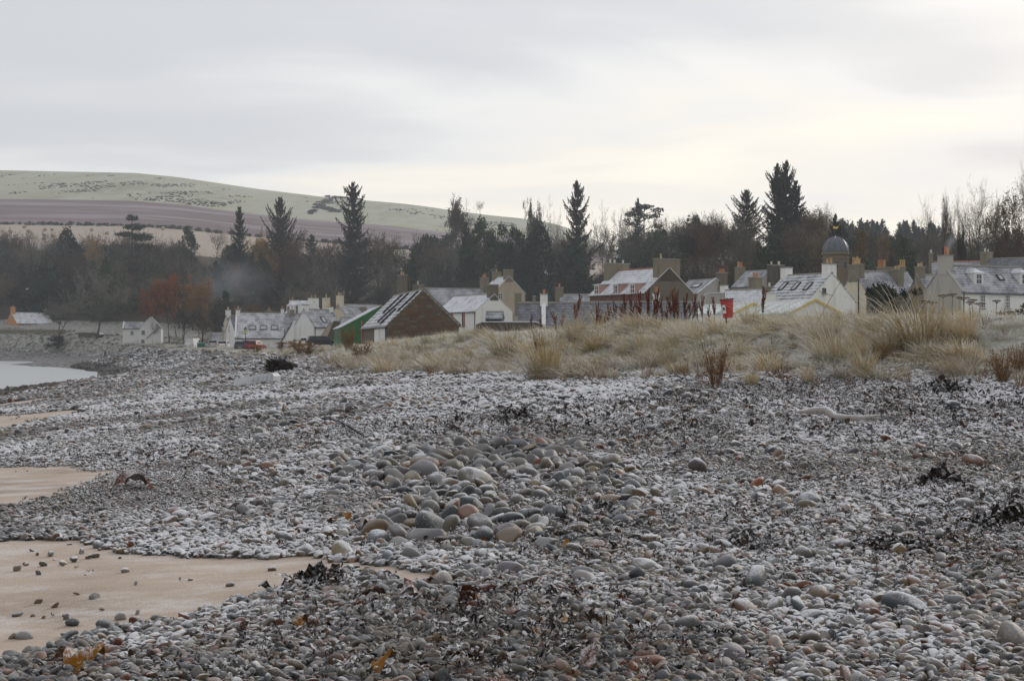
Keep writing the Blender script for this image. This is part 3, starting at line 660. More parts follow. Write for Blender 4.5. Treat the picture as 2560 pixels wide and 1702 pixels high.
# --- white house with three rooflights
h = House('house', 'bright white gabled house with three slanting rooflights', (30.64, 160.00, -58.2, 7.45, 6.97, 12.01, 9.05), 'white_wall', 'slate_streak', base=5.0, courses=12)
h.chimney(h.L - .42, .85, 1.35, 1.0, 'white_wall', 2, 'pot_buff'); h.chimney(.35, .8, 1.1, .9, 'white_wall', 0, low=1.8); h.chimney(-.9, .6, .95, 1.2, 'dark_harl', 1, 'pot_white', low=2)
for px in (1959.5, 1991, 2021.5): h.skylight(px, 718, .62, 1.25)
h.window('B', 2060, 727, .42, .5, 'black_metal', 1, 1)
p = h.on('B', 2053, 742); m = MB().tube([p + Vector((.1, 0, 0)), p + Vector((.5, 0, .1)), p + Vector((.6, -.6, .5))], .03, 4).tube([p + Vector((.6, -.9, .55)), p + Vector((.6, 1.2, .1))], .025, 4)
for i in range(9): q = p + Vector((.6, -.85 + i * .24, .54 - i * .052)); m.tube([q + Vector((0, 0, -.14)), q + Vector((0, 0, .14))], .014, 4)
m.build('aerial', MATS['wire'], h.root)
# --- domed tower
def tower():
    c = at(2089, 700, 240); g = float(terrain(c.x, c.y)) - .3; u = 240 / F
    t = empty('domed_tower', (c.x, c.y, g), R(11), 'round stone tower with ribbed lead dome and golden weathervane', 'tower')
    zt = lambda py: ZC + (CY - py) * u - g
    MB().lathe([(32.5 * u, 0), (32.5 * u, zt(650)), (34 * u, zt(648)), (34 * u, zt(645)), (32 * u, zt(644)), (32 * u, zt(640))], n=24).build('drum', MATS['tower_stone'], t)
    MB().lathe([(29 * u, zt(640)), (34 * u, zt(638)), (35.5 * u, zt(635)), (35.5 * u, zt(632)), (31 * u, zt(631))], n=24).build('cornice', MATS['stone_mossy'], t)
    prof = [(32.5 * u, zt(631))] + [(32 * u * math.cos(a), zt(629) + (zt(592) - zt(629)) * math.sin(a)) for a in np.linspace(.02, 1.5, 12)]
    MB().lathe(prof, n=32).build('dome', MATS['lead'], t, True)
    for k in range(12):
        a = 2 * math.pi * k / 12; MB().tube([(r * math.cos(a), r * math.sin(a), z) for r, z in prof[1:]], .1, 4).build('rib', MATS['lead'], t)
    m = MB().lathe([(.22, zt(592) - .1), (.3, zt(591)), (.1, zt(589)), (.05, zt(586)), (.04, zt(574)), (.12, zt(573)), (.04, zt(572))], n=8); m.build('finial', MATS['black_metal'], t)
    plain('gilt', (.75, .52, .16), .35, .6, Metallic=.7)
    z = zt(571); q = [(-.5, -.02, z), (.15, -.02, z - .12), (.5, -.02, z + .1), (.45, -.02, z + .42), (.1, -.02, z + .22), (-.3, -.02, z + .38)]
    MB().prism(q, [(x, .02, zz) for x, y, zz in q]).build('weathervane', MATS['gilt'], t)
    for k in range(8):
        a = 2 * math.pi * (k + .5) / 8; r = 32.5 * u
        MB().obox((r * math.cos(a), r * math.sin(a), zt(663)), (-.28 * math.sin(a), .28 * math.cos(a), 0), (.05 * math.cos(a), .05 * math.sin(a), 0), (0, 0, .5)).build('opening', MATS['window_glass'], t)
tower()
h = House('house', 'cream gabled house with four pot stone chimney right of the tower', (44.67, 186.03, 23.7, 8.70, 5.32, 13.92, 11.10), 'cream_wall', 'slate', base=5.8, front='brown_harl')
h.chimney(.45, 1.0, 2.1, .8, 'stone_mossy', 4, 'pot_buff', poth=.9); p = h.on('A', 2147, 720); MB().tube([(p.x - .08, p.y, 0), (p.x - .08, p.y, p.z + 1.2)], .07, 6).build('downpipe', MATS['black_metal'], h.root)
h.chimney(6.1, 1.0, 1.5, .2, 'stone_mossy', 2, 'pot_buff', y=-1.2, low=2.4)
h = House('house', 'back roof with a long chimney wall and clustered orange pots', (55.00, 215.03, -3.8, 4.68, 4.55, 15.10, 13.07), 'white_wall', 'slate', base=7)
ch = h.chimney(2.3, 4.2, .9, .8, 'stone_mossy', 0, cope=True); 
for i, x in enumerate((.45, .75, 1.05, 1.3, 3.7, 4.0, 4.25)): MB().lathe([(.15, 0), (.13, .1), (.12, .9), (.16, .95), (.16, 1.1), (.1, 1.1)], (x, 0, h.hr + .93), 8).build('chimney_pot', MATS['pot_orange' if x < 1.2 else 'pot_buff'], ch)
h.aerial(2259, 690, 640)
h = House('house', 'brown stone gable with slim chimney left of the grey gable', (50.20, 176.03, 18.3, 3.25, 4.47, 12.93, 10.70), 'stone_mossy', 'slate', base=6.4)
h.chimney(.35, .8, 1.1, .95, 'stone_mossy', 3, ('pot_buff', 'pot_buff', 'pot_white'), poth=.4)
h = House('cottage', 'long white cottage with grey gable, slate roof and white dormers', (46.03, 151.99, 29.5, 14.83, 5.27, 12.79, 9.95), 'white_wall', 'slate', base=6.9)
MB().prism([(-.03, -h.W / 2 + .01, 0), (-.03, h.W / 2 - .01, 0), (-.03, h.W / 2 - .01, h.he), (-.03, 0, h.hr - .04), (-.03, -h.W / 2 + .01, h.he)], [(.02, -h.W / 2 + .01, 0), (.02, h.W / 2 - .01, 0), (.02, h.W / 2 - .01, h.he), (.02, 0, h.hr - .04), (.02, -h.W / 2 + .01, h.he)]).build('gable_render', MATS['grey_harl'], h.root)
h.chimney(.4, 1.0, 1.3, 1.0, 'grey_harl', 3, ('pot_orange', 'pot_orange', 'black_metal'), poth=.85); h.downpipe('fA', .25); h.skew('A', 'grey_harl')
for px in (2456, 2518): h.window('front', px, 754, .72, 1.35, nx=3, ny=4)
for px in (2446, 2560): h.dormer(px, 713, 1.35, 1.3, 'white_paint', 'slate_frosty', nx=2, ny=2)
h.skylight(2499, 696, .7, .75)
h = House('house', 'slate roof with red ridge tiles behind the long white cottage', (60.51, 205.05, -14.6, 6.74, 5.22, 16.18, 13.98), 'grey_harl', 'slate', base=8, ridge='ridge_red')
h.chimney(-.1, .6, .6, 1.2, 'stone_mossy', 1, 'pot_white', low=2)
h = House('house', 'dark slate roof with wide stone stack behind the right end cottage', (64.25, 192.04, -35.4, 7.03, 6.68, 15.80, 13.33), 'stone_mossy', 'slate_bare', base=8)
h.chimney(-.2, 1.0, 2.2, .9, 'stone_mossy', 3, ('pot_white', 'black_metal', 'pot_white'), low=2.2, poth=.4)
# --- two tent-roofed stalls with yellow trim
def mat_tent():
    n = NT('tent_green'); o = n.obj(); x, y, z = n.sep(o); st = n.math('SINE', n.math('MULTIPLY', x, 3.6))
    c = n.mix(n.rng(st, -.15, .15), (.66, .69, .67), (.17, .34, .24)); f = n.rng(n.math('ADD', n.noise(.9, 4, .6), n.math('MULTIPLY', n.noise(7, 2, .6, n.vscale(o, (.6, .6, 2))), .3)), .48, .74)
    return n.fin(n.mix(n.math('MULTIPLY', f, .85), c, FROST), .5, .4)
mat_tent(); plain('yellow_trim', (.62, .47, .10), .6)
for lab, fit in (('smaller striped stall roof with yellow edge behind the red bin', (15.30, 111.99, -62.9, 6.05, 3.21, 7.34, 6.68)), ('larger striped green and white stall roof with yellow gable trim', (18.32, 103.99, -74.0, 8.00, 3.64, 7.28, 6.44))):
    h = House('market_stall', lab, fit, 'white_paint', 'tent_green', 'stall', base=4.3, gutter=False, ridge='white_paint', over=.1)
    for sg in (-1, 1):
        w = h.W / 2 + .14; a = [(h.L + .07, 0, h.hr + .02), (h.L + .07, sg * w, h.hr - w * h.tan + .02), (h.L + .07, sg * w, h.hr - w * h.tan + .16), (h.L + .07, 0, h.hr + .18)]
        MB().prism(a, [(h.L + .13, y, z) for x, y, z in a]).build('yellow_trim', MATS['yellow_trim'], h.root)
# --- small sheds in front of the white cottage
mono('flat_roofed_shed', 'long low shed with flat snowy roof behind the dune grass', [(1190, 835), (1190, 812), (1205, 806), (1340, 806), (1357, 813), (1357, 835)], 118, 3, 'dark_harl', 'slate_frosty', 'shed')
plaster('blue_boards', (.06, .075, .1), (.04, .04, .05), .5)
House('garden_shed', 'small dark blue shed with frosted slate roof beside the white cottage', (-2.7, 151.5, -6, 1.75, 2.2, 7.75, 7.15), 'blue_boards', 'slate', 'shed', base=4.2, gutter=False)
# --- sea wall and shed at the far shore
def sea_wall():
    t = empty('sea_wall', (0, 0, 0), 0, 'long low sea wall with frosted cap below the orange cottage', 'wall')
    A, B = at(-420, 822, 418), at(165, 826, 404); n_ = Vector((.05, -1, 0)).normalized()
    for nm, z0, z1, th, mt in (('wall_face', -4.5, -.02, .3, 'stone_mossy'), ('cap', 0, .35, .45, 'ridge_tile')):
        MB().poly([A + Vector((0, -th, z0)), B + Vector((0, -th, z0)), B + Vector((0, th, z0)), A + Vector((0, th, z0)), A + Vector((0, -th, z1)), B + Vector((0, -th, z1)), B + Vector((0, th, z1)), A + Vector((0, th, z1))],
                  [(0, 3, 2, 1), (4, 5, 6, 7), (0, 1, 5, 4), (1, 2, 6, 5), (2, 3, 7, 6), (3, 0, 4, 7)]).build(nm, MATS[mt], t)
sea_wall()
mono('boat_shed', 'low shed with snowy flat roof under bare trees by the bay', [(195, 850), (195, 837), (198, 831), (246, 832), (249, 837), (249, 850)], 396, 4, 'dark_harl', 'slate_frosty', 'shed')
# ------------------------------------------------------------------ trees
def leaf_mat(name, cols, rough=.8, trans=0, frost=0):
    n = NT(name); o = n.N('ShaderNodeObjectInfo').outputs['Random']
    f = n.math('ADD', n.math('MULTIPLY', n.noise(.4, 4, .7), .3), n.math('MULTIPLY', o, .72))
    k = len(cols); c = n.ramp(f, [(.2 + .6 * i / (k - 1), x) for i, x in enumerate(cols)])
    if frost: c = n.mix(n.math('MULTIPLY', n.rng(n.math('ADD', n.nz(), n.noise(3, 2)), .9, 1.4), frost), c, FROST)
    return n.fin(c, rough, .15)
leaf_mat('bark', [(.045, .038, .03), (.10, .085, .068)]); leaf_mat('twigs', [(.026, .025, .023), (.085, .078, .064), (.19, .175, .14)])
leaf_mat('twigs_brown', [(.03, .025, .021), (.095, .075, .05), (.18, .14, .085)]); leaf_mat('twigs_grey', [(.06, .06, .056), (.13, .127, .115), (.24, .23, .205)])
leaf_mat('needles', [(.012, .022, .016), (.03, .045, .028)]); leaf_mat('needles_brown', [(.03, .026, .02), (.055, .045, .032)]); leaf_mat('needles_green', [(.018, .04, .022), (.05, .075, .035)])
leaf_mat('leaf_russet', [(.28, .095, .028), (.56, .2, .055)]); leaf_mat('leaf_gold', [(.27, .155, .05), (.46, .27, .085)]); leaf_mat('leaf_ivy', [(.02, .03, .015), (.055, .06, .03)]); leaf_mat('leaf_brown', [(.075, .04, .024), (.17, .085, .045)])

def unit(v):
    return v / (np.linalg.norm(v, axis=-1, keepdims=True) + 1e-9)
def ribbons(P0, P1, w0, w1, rng):
    """flat tapered twigs"""
    d = unit(P1 - P0); u = unit(np.cross(d, rng.normal(size=d.shape)))
    n = len(P0); V = np.empty((n, 4, 3)); V[:, 0] = P0 - u * w0; V[:, 1] = P0 + u * w0; V[:, 2] = P1 + u * w1; V[:, 3] = P1 - u * w1
    return V.reshape(-1, 3), np.arange(n * 4).reshape(n, 4)
def quads(P, size, rng, flat=0.0):
    n = len(P); a = unit(rng.normal(size=(n, 3)) * np.array([1, 1, 1 - flat])); b = unit(np.cross(a, rng.normal(size=(n, 3)) * np.array([1, 1, 1 - flat * .5])))
    s = size * rng.uniform(.5, 1.3, (n, 1)); V = np.stack([P - a * s, P + b * s * .55, P + a * s, P - b * s * .55], 1)
    return V.reshape(-1, 3), np.arange(n * 4).reshape(n, 4)
def tubes(segs, ns=5):
    V = []; Fq = []; b = 0; an = np.arange(ns) * 2 * np.pi / ns
    for p0, p1, r0, r1 in segs:
        d = unit(p1 - p0); u = unit(np.cross(d, np.array([.3, .9, .1]) if abs(d[2]) > .8 else np.array([0, 0, 1.]))); w = np.cross(d, u)
        ring = np.cos(an)[:, None] * u + np.sin(an)[:, None] * w
        V.append(p0 + ring * r0); V.append(p1 + ring * r1); k = np.arange(ns)
        Fq.append(np.stack([b + k, b + (k + 1) % ns, b + ns + (k + 1) % ns, b + ns + k], 1)); b += 2 * ns
    return np.concatenate(V), np.concatenate(Fq)
def bare_tree(seed, spread=.42, trunk=.3, lean=0, up=.25, n1=9, n2=6, n3=5, n4=4, tw=.0024, stems=1, droop=0.0):
    """skeleton of height about 1: returns trunk tubes, twig ribbons and twig tips"""
    rng = np.random.default_rng(seed); tub = []; P0 = []; P1 = []; W0 = []; tips = []
    def grow(p, d, L, r, lev):
        n = 4 if lev < 2 else 3 if lev < 3 else 2; pts = [p]
        for i in range(n):
            d = unit(d + rng.normal(size=3) * (.10 if lev == 0 else .2) + np.array([0, 0, up * (.5 if lev else .3) - droop * (lev > 2)])); q = pts[-1] + d * L / n; pts.append(q)
            r0 = r * (1 - i / n * .65); r1 = r * (1 - (i + 1) / n * .65)
            if lev <= 2: tub.append((pts[-2], q, r0, r1))
            else: P0.append(pts[-2]); P1.append(q); W0.append((max(r0, tw), max(r1, tw * .6)))
        if lev == 4: tips.append(pts[-1]); tips.append(pts[1]); return
        m = (n1, n2, n3, n4)[lev]
        for i in range(m):
            f = rng.uniform(.25 if lev else trunk / .62, 1.0) if i < m - 1 else 1.0
            j = min(int(f * n), n - 1); c = pts[j] + (pts[j + 1] - pts[j]) * (f * n - j)
            dd = unit(pts[j + 1] - pts[j]); side = unit(np.cross(dd, rng.normal(size=3)))
            ang = rng.uniform(.45, 1.0) if i < m - 1 else .2
            nd = unit(dd * np.cos(ang) + side * np.sin(ang))
            grow(c, nd, L * (spread / .62 * 1.05 if lev == 0 else .58) * rng.uniform(.7, 1.15) * (1.15 - .45 * f if lev == 0 else 1), r * (.5 if lev == 0 else .55) * (1.1 - .4 * f), lev + 1)
    for k in range(stems):
        a = 2 * np.pi * k / stems + rng.uniform(0, 1); ln = .0 if stems == 1 else .22
        grow(np.array([0, 0, -.02]), unit(np.array([lean + ln * np.cos(a), ln * np.sin(a), 1.])), .62, .016 if stems == 1 else .012, 0)
    P0, P1, W0 = np.array(P0), np.array(P1), np.array(W0); tips = np.array(tips)
    tv, tf = tubes(tub); rv, rf = ribbons(P0, P1, W0[:, :1], W0[:, 1:], rng)
    zt = np.percentile(rv[:, 2], 99.7); tv /= zt; rv /= zt; tips = tips / zt
    rr = np.percentile(np.hypot(rv[:, 0], rv[:, 1]), 97) * 2; k = np.array([1 / rr, 1 / rr, 1])      # unit width too
    return tv * k, tf, rv * k, rf, tips * k
TREES = {}
def reg(kind, trunk_me, crown_me): TREES[kind] = (trunk_me, crown_me)
def make_bare(kind, seed, crown='twigs', leaves=0, leafmat=None, leafsize=.012, lowcut=.0, **kw):
    tv, tf, rv, rf, tips = bare_tree(seed, **kw); t = np_mesh(kind + '_trunk', tv, tf, MATS['bark'])
    if leaves:
        rng = np.random.default_rng(seed + 5); P = tips[rng.integers(0, len(tips), leaves)] + rng.normal(size=(leaves, 3)) * .022; P = P[P[:, 2] > lowcut]
        lv, lf = quads(P, leafsize, rng); V = np.concatenate([lv, rv]); me = np_mesh(kind + '_crown', V, np.concatenate([lf, rf + len(lv)]), MATS[leafmat])
        me.materials.append(MATS[crown]); mi = np.zeros(len(lf) + len(rf), np.int32); mi[len(lf):] = 1; me.polygons.foreach_set('material_index', mi)
    else: me = np_mesh(kind + '_crown', rv, rf, MATS[crown])
    reg(kind, t, me)
def make_spruce(kind, seed, mat, whorls=30, power=.85, droop=.25, tipup=.35, dens=1.0, bare=.1, ragged=.35, top=1.0, gap=0.0):
    rng = np.random.default_rng(seed); TV = []; tub = [(np.array([0, 0, -.02]), np.array([0, 0, .5]), .018, .011), (np.array([0, 0, .5]), np.array([0, 0, 1.0]), .011, .001)]
    P0 = []; P1 = []; W = []
    for i in range(whorls):
        z = bare + (1 - bare) * (i + rng.uniform(-.3, .3)) / whorls; z = min(max(z, bare), .995)
        R0 = .5 * (1 - z) ** power * (1 - math.exp(-(1 - z) / .085)) * rng.uniform(1 - gap, 1.0) + .008
        for b in range(rng.integers(5, 8)):
            a = rng.uniform(0, 2 * np.pi); L = R0 * rng.uniform(1 - ragged, 1.08); n = 5; pts = []
            for k in range(n + 1):
                f = k / n; pts.append(np.array([np.cos(a) * L * f, np.sin(a) * L * f, z + (-droop * f + (droop + tipup) * f * f * (.4 + .6 * z)) * L * .55 + (.0)]))
            for k in range(n):
                P0.append(pts[k]); P1.append(pts[k + 1]); W.append((.004, .0025))
                d = unit(pts[k + 1] - pts[k]); s = np.cross(d, np.array([0, 0, 1.]))
                m = int(3 * dens)
                for q in range(m):
                    for sg in (-1, 1):
                        f = (k + q / m) / n; c = pts[k] + (pts[k + 1] - pts[k]) * q / m; l = L * (.30 * (1 - f) + .08) * rng.uniform(.5, 1.2)
                        P0.append(c); P1.append(c + unit(d * .75 + s * sg * .8 + np.array([0, 0, -.35 + rng.normal() * .2])) * l); W.append((.0042, .0022))
                    P0.append(c); P1.append(c + np.array([rng.normal() * .01, rng.normal() * .01, -rng.uniform(.015, .04)])); W.append((.0045, .002))
    P0, P1, W = np.array(P0), np.array(P1), np.array(W); P0[:, 2] = np.minimum(P0[:, 2], 1); P1[:, 2] = np.minimum(P1[:, 2], 1.0)
    rv, rf = ribbons(P0, P1, W[:, :1] * top, W[:, 1:] * top, rng); tv, tf = tubes(tub, 6)
    reg(kind, np_mesh(kind + '_trunk', tv, tf, MATS['bark']), np_mesh(kind + '_crown', rv, rf, MATS[mat]))
def make_clumpy(kind, seed, mat, lobes, n=5000, size=.02, flat=.3):
    """evergreen whose foliage hangs in separate masses; lobes: (x, y, z, rx, rz)"""
    rng = np.random.default_rng(seed); P = []; tub = [(np.array([0, 0, -.02]), np.array([0, 0, .9]), .022, .006)]
    vol = np.array([l[3] ** 2 * l[4] for l in lobes]); cnt = (n * (vol ** .7) / (vol ** .7).sum()).astype(int)
    for (x, y, z, rx, rz), c in zip(lobes, cnt):
        q = unit(rng.normal(size=(c, 3))) * rng.uniform(.25, 1.0, (c, 1)) ** .6 * rng.uniform(.75, 1.15, (c, 1)); P.append(q * np.array([rx, rx, rz]) + np.array([x, y, z]))
        tub.append((np.array([0, 0, max(z - rx * .4, .05)]), np.array([x * .8, y * .8, z]), .008, .003))
    P = np.concatenate(P); V, Fq = quads(P, size, rng, flat); tv, tf = tubes(tub, 5)
    reg(kind, np_mesh(kind + '_trunk', tv, tf, MATS['bark']), np_mesh(kind + '_crown', V, Fq, MATS[mat]))
def cone_lobes(seed, n, r0, z0=.12, p=.8, lob=.12):
    rng = np.random.default_rng(seed); o = []
    for i in range(n):
        z = z0 + (1 - z0 - .06) * (i / n); r = r0 * (1 - z) ** p; a = rng.uniform(0, 6.28); o.append((r * .7 * np.cos(a), r * .7 * np.sin(a), z, max(r * .5, .04) + lob * .3, lob * rng.uniform(.5, 1)))
    return o
def build_trees():
    make_bare('bare_round', 11, spread=.42); make_bare('bare_tall', 12, 'twigs', spread=.30, trunk=.35, up=.38, n1=11)
    make_bare('bare_grey', 13, 'twigs_grey', spread=.40, n1=8, up=.2); make_bare('bare_brown', 14, 'twigs_brown', spread=.45, n1=10, n4=5); make_bare('bare_fine', 15, 'twigs', spread=.36, n1=10, n2=7, n3=6, n4=4, tw=.0011, stems=2, up=.3)
    make_bare('bare_near', 16, 'twigs', spread=.44, trunk=.3, n1=9, n2=6, n3=6, n4=5, tw=.0011, up=.24); make_bare('bare_near2', 17, 'twigs', spread=.26, trunk=.4, n1=12, n2=6, n3=6, n4=5, tw=.0012, up=.42)
    make_bare('russet', 18, 'twigs_brown', 9000, 'leaf_russet', .019, .22, spread=.45, n1=10); make_bare('gold', 19, 'twigs_brown', 8500, 'leaf_gold', .018, .2, spread=.42, n1=10)
    make_bare('copper', 20, 'twigs_brown', 3200, 'leaf_brown', .013, .3, spread=.42, n1=9); make_bare('ivy', 21, 'twigs_brown', 6000, 'leaf_ivy', .016, .05, spread=.3, n1=10, up=.35)
    make_bare('thin_gold', 22, 'twigs_grey', 1500, 'leaf_gold', .013, .6, spread=.28, trunk=.5, n1=8, up=.4); make_bare('rusty_ivy', 23, 'twigs_brown', 4200, 'leaf_brown', .014, .35, spread=.36, trunk=.42, n1=8)
    make_spruce('spruce', 31, 'needles', 34, .5, .45, .6, 1.1, .04, .5, 1.1, .4); make_spruce('spruce_open', 32, 'needles_brown', 30, .5, .45, .9, 1.1, .04, .55, 1.1, .5); make_spruce('spruce_wide', 33, 'needles_brown', 28, .45, .1, 1.3, 1.1, .04, .55, 1.1, .45); make_spruce('spruce_small', 34, 'needles', 20, .6, .3, .3, .8, .05, .35, 1.5)
    make_spruce('spruce_twin', 35, 'needles_brown', 30, .45, .25, 1.1, 1.0, .04, .55, 1.2, .35)
    make_clumpy('cedar', 41, 'needles', [(.0, 0, .93, .13, .05), (.05, 0, .80, .24, .045), (-.13, .05, .70, .22, .04), (.2, 0, .66, .24, .06), (-.28, 0, .52, .2, .035), (.18, .1, .5, .3, .08), (-.34, .1, .34, .17, .035), (.1, -.1, .35, .34, .1), (-.2, 0, .22, .26, .05), (.1, 0, .2, .4, .12)], 6500, .022, .7)
    make_clumpy('yew', 42, 'needles', cone_lobes(5, 22, .55), 6500, .024); make_clumpy('pine', 43, 'needles_green', cone_lobes(6, 20, .6, .3, .55, .1), 5200, .022, .3); make_clumpy('holly', 44, 'needles_green', cone_lobes(7, 16, .62, .12, .5, .16), 5000, .028)
    make_clumpy('flat_pine', 45, 'leaf_ivy', [(0, 0, .95, .14, .04), (.2, 0, .92, .12, .035), (.33, 0, .86, .12, .04), (.44, 0, .78, .08, .04), (-.18, .1, .93, .13, .035), (-.34, 0, .88, .12, .035), (-.44, .1, .8, .08, .04), (.08, .1, .85, .16, .04), (-.12, 0, .8, .14, .04), (.25, .1, .72, .1, .04), (-.3, 0, .66, .1, .04)], 1500, .018, .5)
build_trees()
def tree(kind, name, label, px, py_top, d, wpx, rz=0, group=None):
    if kind.startswith('spruce'): wpx *= 1.4
    tm, cm = TREES[kind]; x = (px - CX) / F * d; g = float(terrain(x, d)) - .2; hgt = ZC + (CY - py_top) / F * d - g; wd = wpx / F * d
    r = empty(name, (x, d, g), rz, label, 'tree', group)
    for nm, me in (('trunk', tm), ('crown', cm)): o = mobj(nm, me, r); o.scale = (wd, wd, hgt)
    return r
T = [  # kind, name, label, px, top, distance, width px
 ('cedar', 'cedar_tree', 'dark layered cedar standing against the pale stubble field', 330, 533, 520, 130), ('yew', 'yew_tree', 'broad dark rounded evergreen left of the cedar', 170, 563, 500, 115), ('pine', 'pine_tree', 'dark pointed evergreen right of the cedar', 470, 560, 510, 75),
 ('spruce', 'spruce_tree', 'slender pointed spruce between the dark evergreen and the broad spruce', 598, 510, 480, 80), ('spruce_wide', 'spruce_tree', 'broad many topped spruce below the ploughed field', 700, 487, 480, 120), ('spruce_open', 'spruce_tree', 'tall solitary spruce rising above the hill crest left of centre', 882, 450, 480, 150),
 ('pine', 'pine_tree', 'tallest of the dense dark conifers left of centre', 1200, 531, 440, 130), ('spruce', 'spruce_tree', 'dark conifer at the left edge of the dense clump', 1166, 548, 442, 85), ('pine', 'pine_tree', 'dark conifer at the right of the dense clump', 1243, 550, 440, 110), ('pine', 'pine_tree', 'shorter dark conifer between the dense clump and the tall spruce', 1290, 556, 438, 100),
 ('yew', 'yew_tree', 'bulky dark evergreen below the ivy topped tree', 1345, 545, 440, 150), ('spruce_open', 'spruce_tree', 'tall open spruce in the middle of the wood above the chimneys', 1442, 446, 430, 140), ('yew', 'yew_tree', 'dark evergreen skirt around the foot of the tall middle spruce', 1430, 600, 420, 210),
 ('spruce', 'spruce_tree', 'narrow conifer poking above the flat topped pines', 1595, 490, 500, 55), ('flat_pine', 'pine_tree', 'flat topped pine spreading on the skyline', 1610, 508, 520, 150), ('holly', 'evergreen_tree', 'large dark green evergreen left of the bare wood', 1650, 566, 420, 130), ('spruce_small', 'spruce_tree', 'small spiky conifer on the skyline left of the bare wood', 1722, 533, 460, 45),
 ('spruce_wide', 'spruce_tree', 'spreading spruce on the skyline left of the twin spruces', 1866, 470, 360, 130), ('spruce_twin', 'spruce_tree', 'left one of the tall twin spruces behind the village', 1944, 405, 350, 120), ('spruce_twin', 'spruce_tree', 'right and highest one of the twin spruces', 1966, 397, 352, 110), ('spruce', 'spruce_tree', 'lower conifer leaning out right of the twin spruces', 1990, 445, 345, 110),
 ('holly', 'evergreen_tree', 'small dark evergreen behind the cottage chimneys', 2267, 588, 230, 65), ('holly', 'evergreen_tree', 'round green evergreen beside the golden tree', 558, 720, 372, 52), ('pine', 'pine_tree', 'dark conifer below the broad spruce', 655, 628, 470, 70),
 ('russet', 'beech_tree', 'round russet red beech behind the white gabled cottage', 424, 694, 370, 118), ('gold', 'beech_tree', 'golden orange tree right of the russet beech', 508, 700, 372, 105), ('bare_round', 'bare_tree', 'wide bare tree between the two shore cottages', 240, 682, 392, 180), ('bare_fine', 'bare_tree', 'low bare tree overhanging the orange cottage', 148, 745, 396, 105), ('bare_grey', 'bare_tree', 'slim bare tree in front of the white gabled cottage', 381, 795, 372, 40),
 ('bare_grey', 'bare_tree', 'bare grey tree at the far left of the wood', 28, 580, 470, 110), ('bare_tall', 'bare_tree', 'narrow bare tree right of the far left one', 86, 578, 475, 70), ('thin_gold', 'bare_tree', 'sparse golden leaved tree between the rounded evergreen and the cedar', 245, 595, 480, 80), ('copper', 'beech_tree', 'brown leaved tree tucked under the cedar', 375, 600, 480, 110), ('bare_grey', 'bare_tree', 'pale bare tree against the stubble field', 535, 563, 560, 85), ('bare_fine', 'bare_tree', 'fine twigged bare tree left of the pointed evergreen', 415, 592, 500, 70),
 ('copper', 'beech_tree', 'reddish brown autumn tree below the broad spruce', 735, 598, 460, 90), ('gold', 'beech_tree', 'dull orange tree left of the reddish one', 660, 590, 480, 90), ('copper', 'beech_tree', 'small brown crown in the drifting smoke', 585, 655, 455, 55), ('bare_brown', 'bare_tree', 'rounded brown tree in front of the tall solitary spruce', 1010, 585, 450, 150), ('bare_brown', 'bare_tree', 'brown domed tree left of the dense conifers', 1100, 625, 440, 110),
 ('rusty_ivy', 'oak_tree', 'tall rust leaved tree rising beyond the hill edge', 1127, 492, 560, 100), ('bare_grey', 'bare_tree', 'pale bare tree just behind the rust leaved one', 1160, 500, 580, 60), ('bare_round', 'bare_tree', 'tiny lone tree on the hill crest', 1199, 502, 1420, 32), ('ivy', 'oak_tree', 'ivy covered tree beside the bare fan shaped one', 1330, 505, 500, 55), ('bare_grey', 'bare_tree', 'bare fan shaped tree on the skyline left of the tall spruce', 1375, 496, 505, 75),
 ('bare_grey', 'bare_tree', 'umbrella shaped bare tree right of the tall middle spruce', 1510, 508, 480, 70), ('bare_round', 'bare_tree', 'bare tree under the flat topped pine', 1560, 520, 490, 70), ('copper', 'beech_tree', 'rusty brown tree below the flat topped pine', 1640, 540, 450, 70), ('copper', 'beech_tree', 'low rusty tree beside the small spiky conifer', 1690, 556, 440, 50), ('bare_grey', 'bare_tree', 'grey bare tree left of the spreading spruce', 1780, 527, 400, 80),
 ('bare_brown', 'bare_tree', 'bushy bare tree on the skyline right of the twin spruces', 2070, 510, 330, 55), ('copper', 'beech_tree', 'brown leaved mound behind the slate roofs', 1830, 655, 290, 170),
 ('thin_gold', 'birch_tree', 'thin tree with golden top right of the dome', 2160, 565, 240, 60), ('thin_gold', 'birch_tree', 'second golden topped tree right of the dome', 2200, 580, 235, 55), ('bare_tall', 'bare_tree', 'thin dark bare tree left of the small evergreen', 2235, 588, 240, 50),
 ('bare_near', 'bare_tree', 'first of the tall bare trees on the right skyline', 2310, 492, 250, 75), ('bare_near2', 'bare_tree', 'second of the tall bare trees on the right skyline', 2350, 484, 248, 60), ('bare_near', 'bare_tree', 'third of the tall bare trees on the right skyline', 2398, 478, 245, 85), ('bare_near', 'bare_tree', 'tallest forked bare tree standing behind the white cottage', 2440, 448, 235, 125), ('bare_near2', 'bare_tree', 'bare tree leaning beside the tallest forked one', 2476, 490, 240, 70), ('ivy', 'bare_tree', 'ivy clad trunk among the tall bare trees', 2405, 560, 238, 30),
 ('copper', 'beech_tree', 'dark brown leaved tree at the right edge', 2535, 478, 215, 130), ('bare_near', 'bare_tree', 'tall bare tree cut by the right edge of the picture', 2570, 410, 225, 110), ('ivy', 'evergreen_tree', 'dark ivy thicket behind the right end roofs', 2500, 580, 225, 110)]
for i, (k, nm, lab, px, py, d, w) in enumerate(T): tree(k, nm, lab, px, py, d, w, rz=(i * 2.4) % 6.28, group='trees of the wood behind the village')

